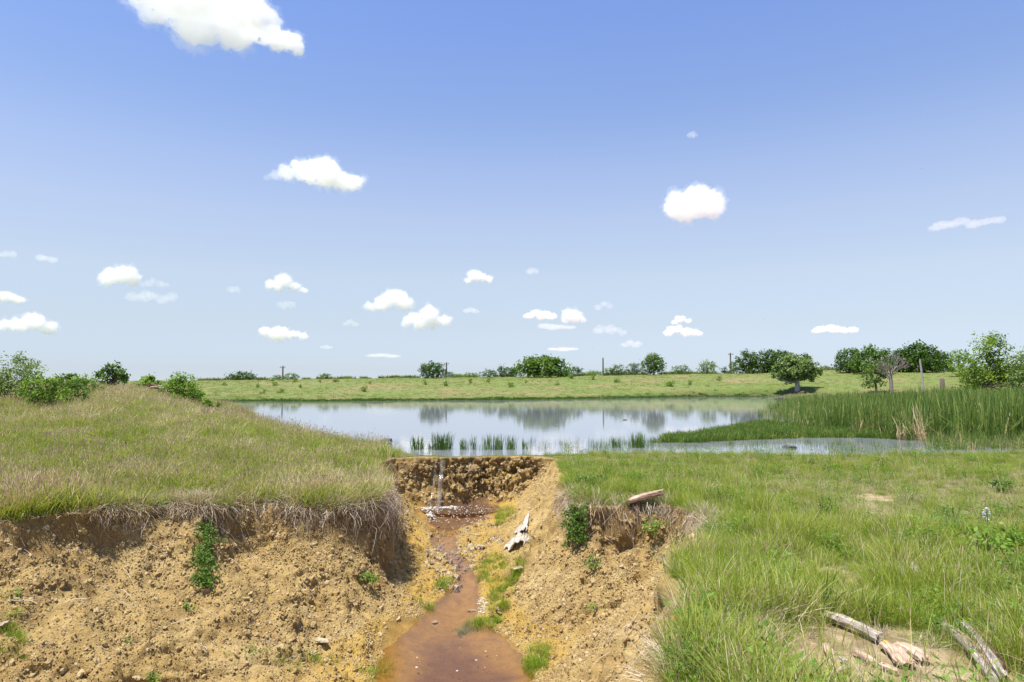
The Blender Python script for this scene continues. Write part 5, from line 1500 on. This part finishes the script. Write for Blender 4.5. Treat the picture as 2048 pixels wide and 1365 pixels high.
# ---------------------------------------------------------------- old wood
def wood_mat(name, a, b, c):
    t = NT(name); tc = t.n('ShaderNodeTexCoord'); mp = t.n('ShaderNodeMapping'); mp.inputs['Scale'].default_value = (3, 60, 60)
    t.l(tc.outputs['Object'], mp.inputs[0]); n_ = t.noise(1, 5, .65, mp.outputs[0]); n2 = t.noise(9, 4, .6, tc.outputs['Object'])
    col = t.ramp(n_.outputs[0], [(.28, a), (.5, b), (.75, c)]).outputs[0]
    col = t.mix(1.0, col, t.ramp(n2.outputs[0], [(.3, (.75, .72, .7)), (.7, (1.1, 1.1, 1.1))]).outputs[0], 'MULTIPLY')
    return t.done(t.pbr(col, .9, .12, t.bump(n_.outputs[0], .8, .01)).outputs[0])
W_grey = wood_mat('weathered_grey_wood', (.16, .13, .11), (.42, .37, .32), (.60, .55, .49))
W_pink = wood_mat('pinkish_dry_wood', (.24, .14, .09), (.52, .38, .28), (.66, .54, .42))
W_brown = wood_mat('rotten_brown_wood', (.05, .03, .02), (.17, .10, .065), (.34, .23, .16))
def board(name, label, cat, a, b, w, th, mat, seed, round_=0.0, parent=None, lift=0.0, zs=None):
    """a split piece of wood between two picture points lying on the ground: ragged ends, grooves, a slight bow"""
    rg = np.random.default_rng(seed)
    A_, B_ = (hit(*a, height), hit(*b, height)) if zs is None else (np.array(a), np.array(b))
    d = B_ - A_; L = np.linalg.norm(d); d /= L
    nseg, nw = 12, 7
    V, F = [], []
    for side in (1, -1):
        for i in range(nseg + 1):
            for j in range(nw + 1):
                u = j / nw * 2 - 1; f = i / nseg
                end = rg.normal(0, .05) * L * (1 if i in (0, nseg) else 0)
                x = f * L + end; y = u * w / 2 * (1 + .12 * math.sin(f * 5 + seed)) * (.80 if i in (0, nseg) else 1)
                z = th * (.5 * side) * (1 - round_ * u * u) + (.012 * math.sin(u * 9 + seed) + .004 * rg.normal()) * min(1, th * 20) * side + .03 * L * math.sin(f * 3.14)
                V.append((x, y, z))
    n1 = (nseg + 1) * (nw + 1); id_ = lambda s, i, j: s * n1 + i * (nw + 1) + j
    for i in range(nseg):
        for j in range(nw):
            F.append((id_(0, i, j), id_(0, i + 1, j), id_(0, i + 1, j + 1), id_(0, i, j + 1)))
            F.append((id_(1, i, j + 1), id_(1, i + 1, j + 1), id_(1, i + 1, j), id_(1, i, j)))
        F.append((id_(0, i, 0), id_(1, i, 0), id_(1, i + 1, 0), id_(0, i + 1, 0))); F.append((id_(0, i + 1, nw), id_(1, i + 1, nw), id_(1, i, nw), id_(0, i, nw)))
    for j in range(nw):
        F.append((id_(0, 0, j + 1), id_(1, 0, j + 1), id_(1, 0, j), id_(0, 0, j))); F.append((id_(0, nseg, j), id_(1, nseg, j), id_(1, nseg, j + 1), id_(0, nseg, j + 1)))
    o = link(name, mesh_np(name, V, F, smooth=False), mat, parent)
    X_ = Vector(d); Y_ = Vector((0, 0, 1)).cross(X_).normalized(); Z_ = X_.cross(Y_)
    M = Matrix((X_, Y_, Z_)).transposed().to_4x4(); M.translation = Vector(A_ + np.array((0, 0, th * .45 + .03 + lift)))
    o.matrix_basis = M if parent is None else parent.matrix_world.inverted() @ M
    if label: tag(o, label, cat)
    return o
board('weathered_log', 'pale grey curved log with cracks lying by the reed shoots', 'log', (1653, 1245), (1756, 1290), .085, .075, W_grey, 1, .75)
board('split_board', 'wide split board with ragged end, left one of the touching pair', 'board', (1778, 1300), (1812, 1340), .15, .03, W_pink, 2)
board('split_board', 'wide split board with ragged end, right one of the touching pair', 'board', (1800, 1304), (1850, 1332), .12, .03, W_pink, 3, lift=.015)
board('wood_strip', 'short pinkish stick resting against the upper end of the curved log', 'wood piece', (1664, 1243), (1706, 1219), .035, .022, W_pink, 4, .4, lift=.02)
board('wood_strip', 'pink wood strip below the middle of the curved log', 'wood piece', (1710, 1314), (1748, 1336), .045, .025, W_pink, 5, .3)
board('wood_strip', 'pink wood strip at the bottom below the split boards', 'wood piece', (1760, 1340), (1795, 1354), .045, .022, W_pink, 6, .3)
board('wood_strip', 'flat tan wood piece standing lengthwise left under the curved log', 'wood piece', (1652, 1300), (1668, 1346), .055, .025, W_pink, 7)
board('wood_strip', 'small wood strip at the bottom left of the wood litter', 'wood piece', (1668, 1357), (1698, 1345), .035, .02, W_pink, 8)
board('wood_chip', 'small wood chip in the middle of the wood litter', 'wood piece', (1682, 1326), (1692, 1334), .04, .018, W_grey, 9)
board('wood_strip', 'grey weathered plank, right one of two in the grass', 'wood piece', (1818, 1122), (1838, 1172), .065, .035, W_grey, 10, .3, lift=.02)
board('wood_strip', 'grey weathered plank, left one of two in the grass', 'wood piece', (1792, 1130), (1812, 1168), .05, .03, W_grey, 11, .3, lift=.015)
board('dry_stick', 'thin pale stick lying in the grass above the sandy patch', 'stick', (1712, 1156), (1752, 1149), .014, .012, W_grey, 12, .5, lift=.03)
board('dry_stick', 'thin tan stick leaning in the grass left of the reed shoots', 'stick', (1585, 1228), (1606, 1195), .016, .012, W_pink, 13, .5, lift=.05)
q0, q1 = hit(1908, 1272, height), hit(1992, 1364, height)
root = tag(empty('rotten_log', tuple((q0 + q1) / 2)), 'long crumbling rotten log in the grass at the lower right corner', 'log'); bpy.context.view_layer.update()
for k, (o0, o1, w_, m_) in enumerate([(-14, -10, .07, W_grey), (-4, 2, .06, W_pink), (6, 10, .075, W_grey), (14, 14, .05, W_brown)]):
    board('split_slab', None, None, (1900 + o0 + 8 * k, 1258 + 16 * (k % 2)), (2000 + o1, 1376 - 12 * (k % 2)), w_ * .85, .04, m_, 20 + k, .4, parent=root, lift=.01 * k)

# broken stump at the edge of the hollow
q = hit(1272, 1012, height); zt = at_y(1275, 990, q[1])[2]
root = tag(empty('broken_stump', tuple(q)), 'dark rotten stump with a splintered slanting top at the root hollow', 'stump'); bpy.context.view_layer.update()
rg = np.random.default_rng(5600); A = Acc(); hh = zt - q[2]
for k in range(7):
    a = k * .9; r = .06
    A.add(*tube([(math.cos(a) * r, math.sin(a) * r - .05, -.55), (math.cos(a) * r * 1.1, math.sin(a) * r - .04, -.2), (math.cos(a) * r, math.sin(a) * r, (hh - .12) * rg.uniform(.8, 1.0))], [.045, .05, .04], 6))
link('trunk', A.mesh('trunk', False), W_brown, root)
for k in range(4):
    a = q + np.array((-.20 + .02 * k, -.12 + .07 * k, hh - .20 + .014 * k)); b = q + np.array((.42 + .12 * (k % 2), -.06 + .07 * k, hh - .05 + .02 * k))
    board('splinter', None, None, a, b, .075, .034, W_brown if k < 2 else W_pink, 30 + k, .3, parent=root, zs=True)
# loose pile of grey wood on the crest of the embankment
q = hit(318, 793, height); root = tag(empty('wood_pile', tuple(q)), 'heap of bleached grey broken wood on the crest of the embankment', 'wood pile'); bpy.context.view_layer.update()
rg = np.random.default_rng(5601)
for k in range(9):
    c = q + np.array((rg.uniform(-.5, .5), rg.uniform(-.3, .3), .55 + .34 * rg.random())); a_ = rg.uniform(-.5, .5); dv = np.array((math.cos(a_), math.sin(a_), rg.uniform(-.35, .15))) * rg.uniform(.35, .65)
    board('branch', None, None, c - dv, c + dv, .15, .13, [W_grey, W_grey, W_brown][k % 3], 40 + k, .6, parent=root, zs=True)

# twigs and dry stems strewn over the slopes
rg = np.random.default_rng(5700); V, F, rn = [], [], []
for i in range(240):
    if i < 170: px, py = rg.uniform(0, 640), rg.uniform(1060, 1330)
    else: px, py = rg.uniform(1180, 1330), rg.uniform(1080, 1330)
    p = hit(px, py, height); a_ = rg.uniform(0, 3.14); L = rg.uniform(.08, .35); d = np.array((math.cos(a_), math.sin(a_) * .6, 0)) * L
    e = p + d; e[2] = H1(e[0], e[1]); n_ = 4; b0 = len(V); c_ = rg.random(); w_ = rg.uniform(.003, .006)
    for k in range(n_ + 1):
        t_ = k / n_; m_ = p * (1 - t_) + e * t_ + np.array((0, 0, .035 + .03 * math.sin(t_ * 3.1))) + rg.normal(0, .008, 3)
        V += [m_ - np.array((0, w_, w_)) / 2, m_ + np.array((0, w_, w_)) / 2]
        if k: r = b0 + 2 * k; F.append((r - 2, r - 1, r + 1, r)); rn.append(c_)
me = mesh_np('dry_twigs', V, F, False); attr(me, 'rnd', rn, 'FACE'); tag(link('dry_twigs', me, M_root), 'dry twigs and stems strewn over the bare slopes', None, None, 'stuff')

# birds far off in the sky
M_bird = NT('dark_feathers'); M_bird = M_bird.done(M_bird.pbr((.03, .03, .035), .8, .2).outputs[0])
for px, py, D, s_, lab in [(1843, 338, 130, .24, 'tiny dark bird flying high at the right of the sky'), (1528, 638, 160, .26, 'tiny dark bird flying low over the left grove'), (1185, 698, 150, .22, 'tiny dark bird just above the middle skyline')]:
    d = ray(px, py); p = np.array((0, 0, EYE)) + d * D
    A = Acc(); A.add(*tube([(-.5, 0, 0), (-.25, 0, .03), (.1, 0, .03), (.4, 0, .05), (.55, 0, .03)], [.02, .10, .13, .08, .01], 6))
    for sg in (1, -1):
        A.add([(-.15, 0, .06), (.2, 0, .06), (.2, sg * .5, .22), (0, sg * .5, .22), (.05, sg * 1.0, .10), (-.08, sg * 1.0, .10)], [(0, 1, 2, 3), (3, 2, 4, 5)])
    o = link('bird', A.mesh('bird'), M_bird, None, tuple(p)); o.scale = (s_,) * 3; o.rotation_euler = (0, 0, .7); tag(o, lab, 'bird', 'birds in the sky')
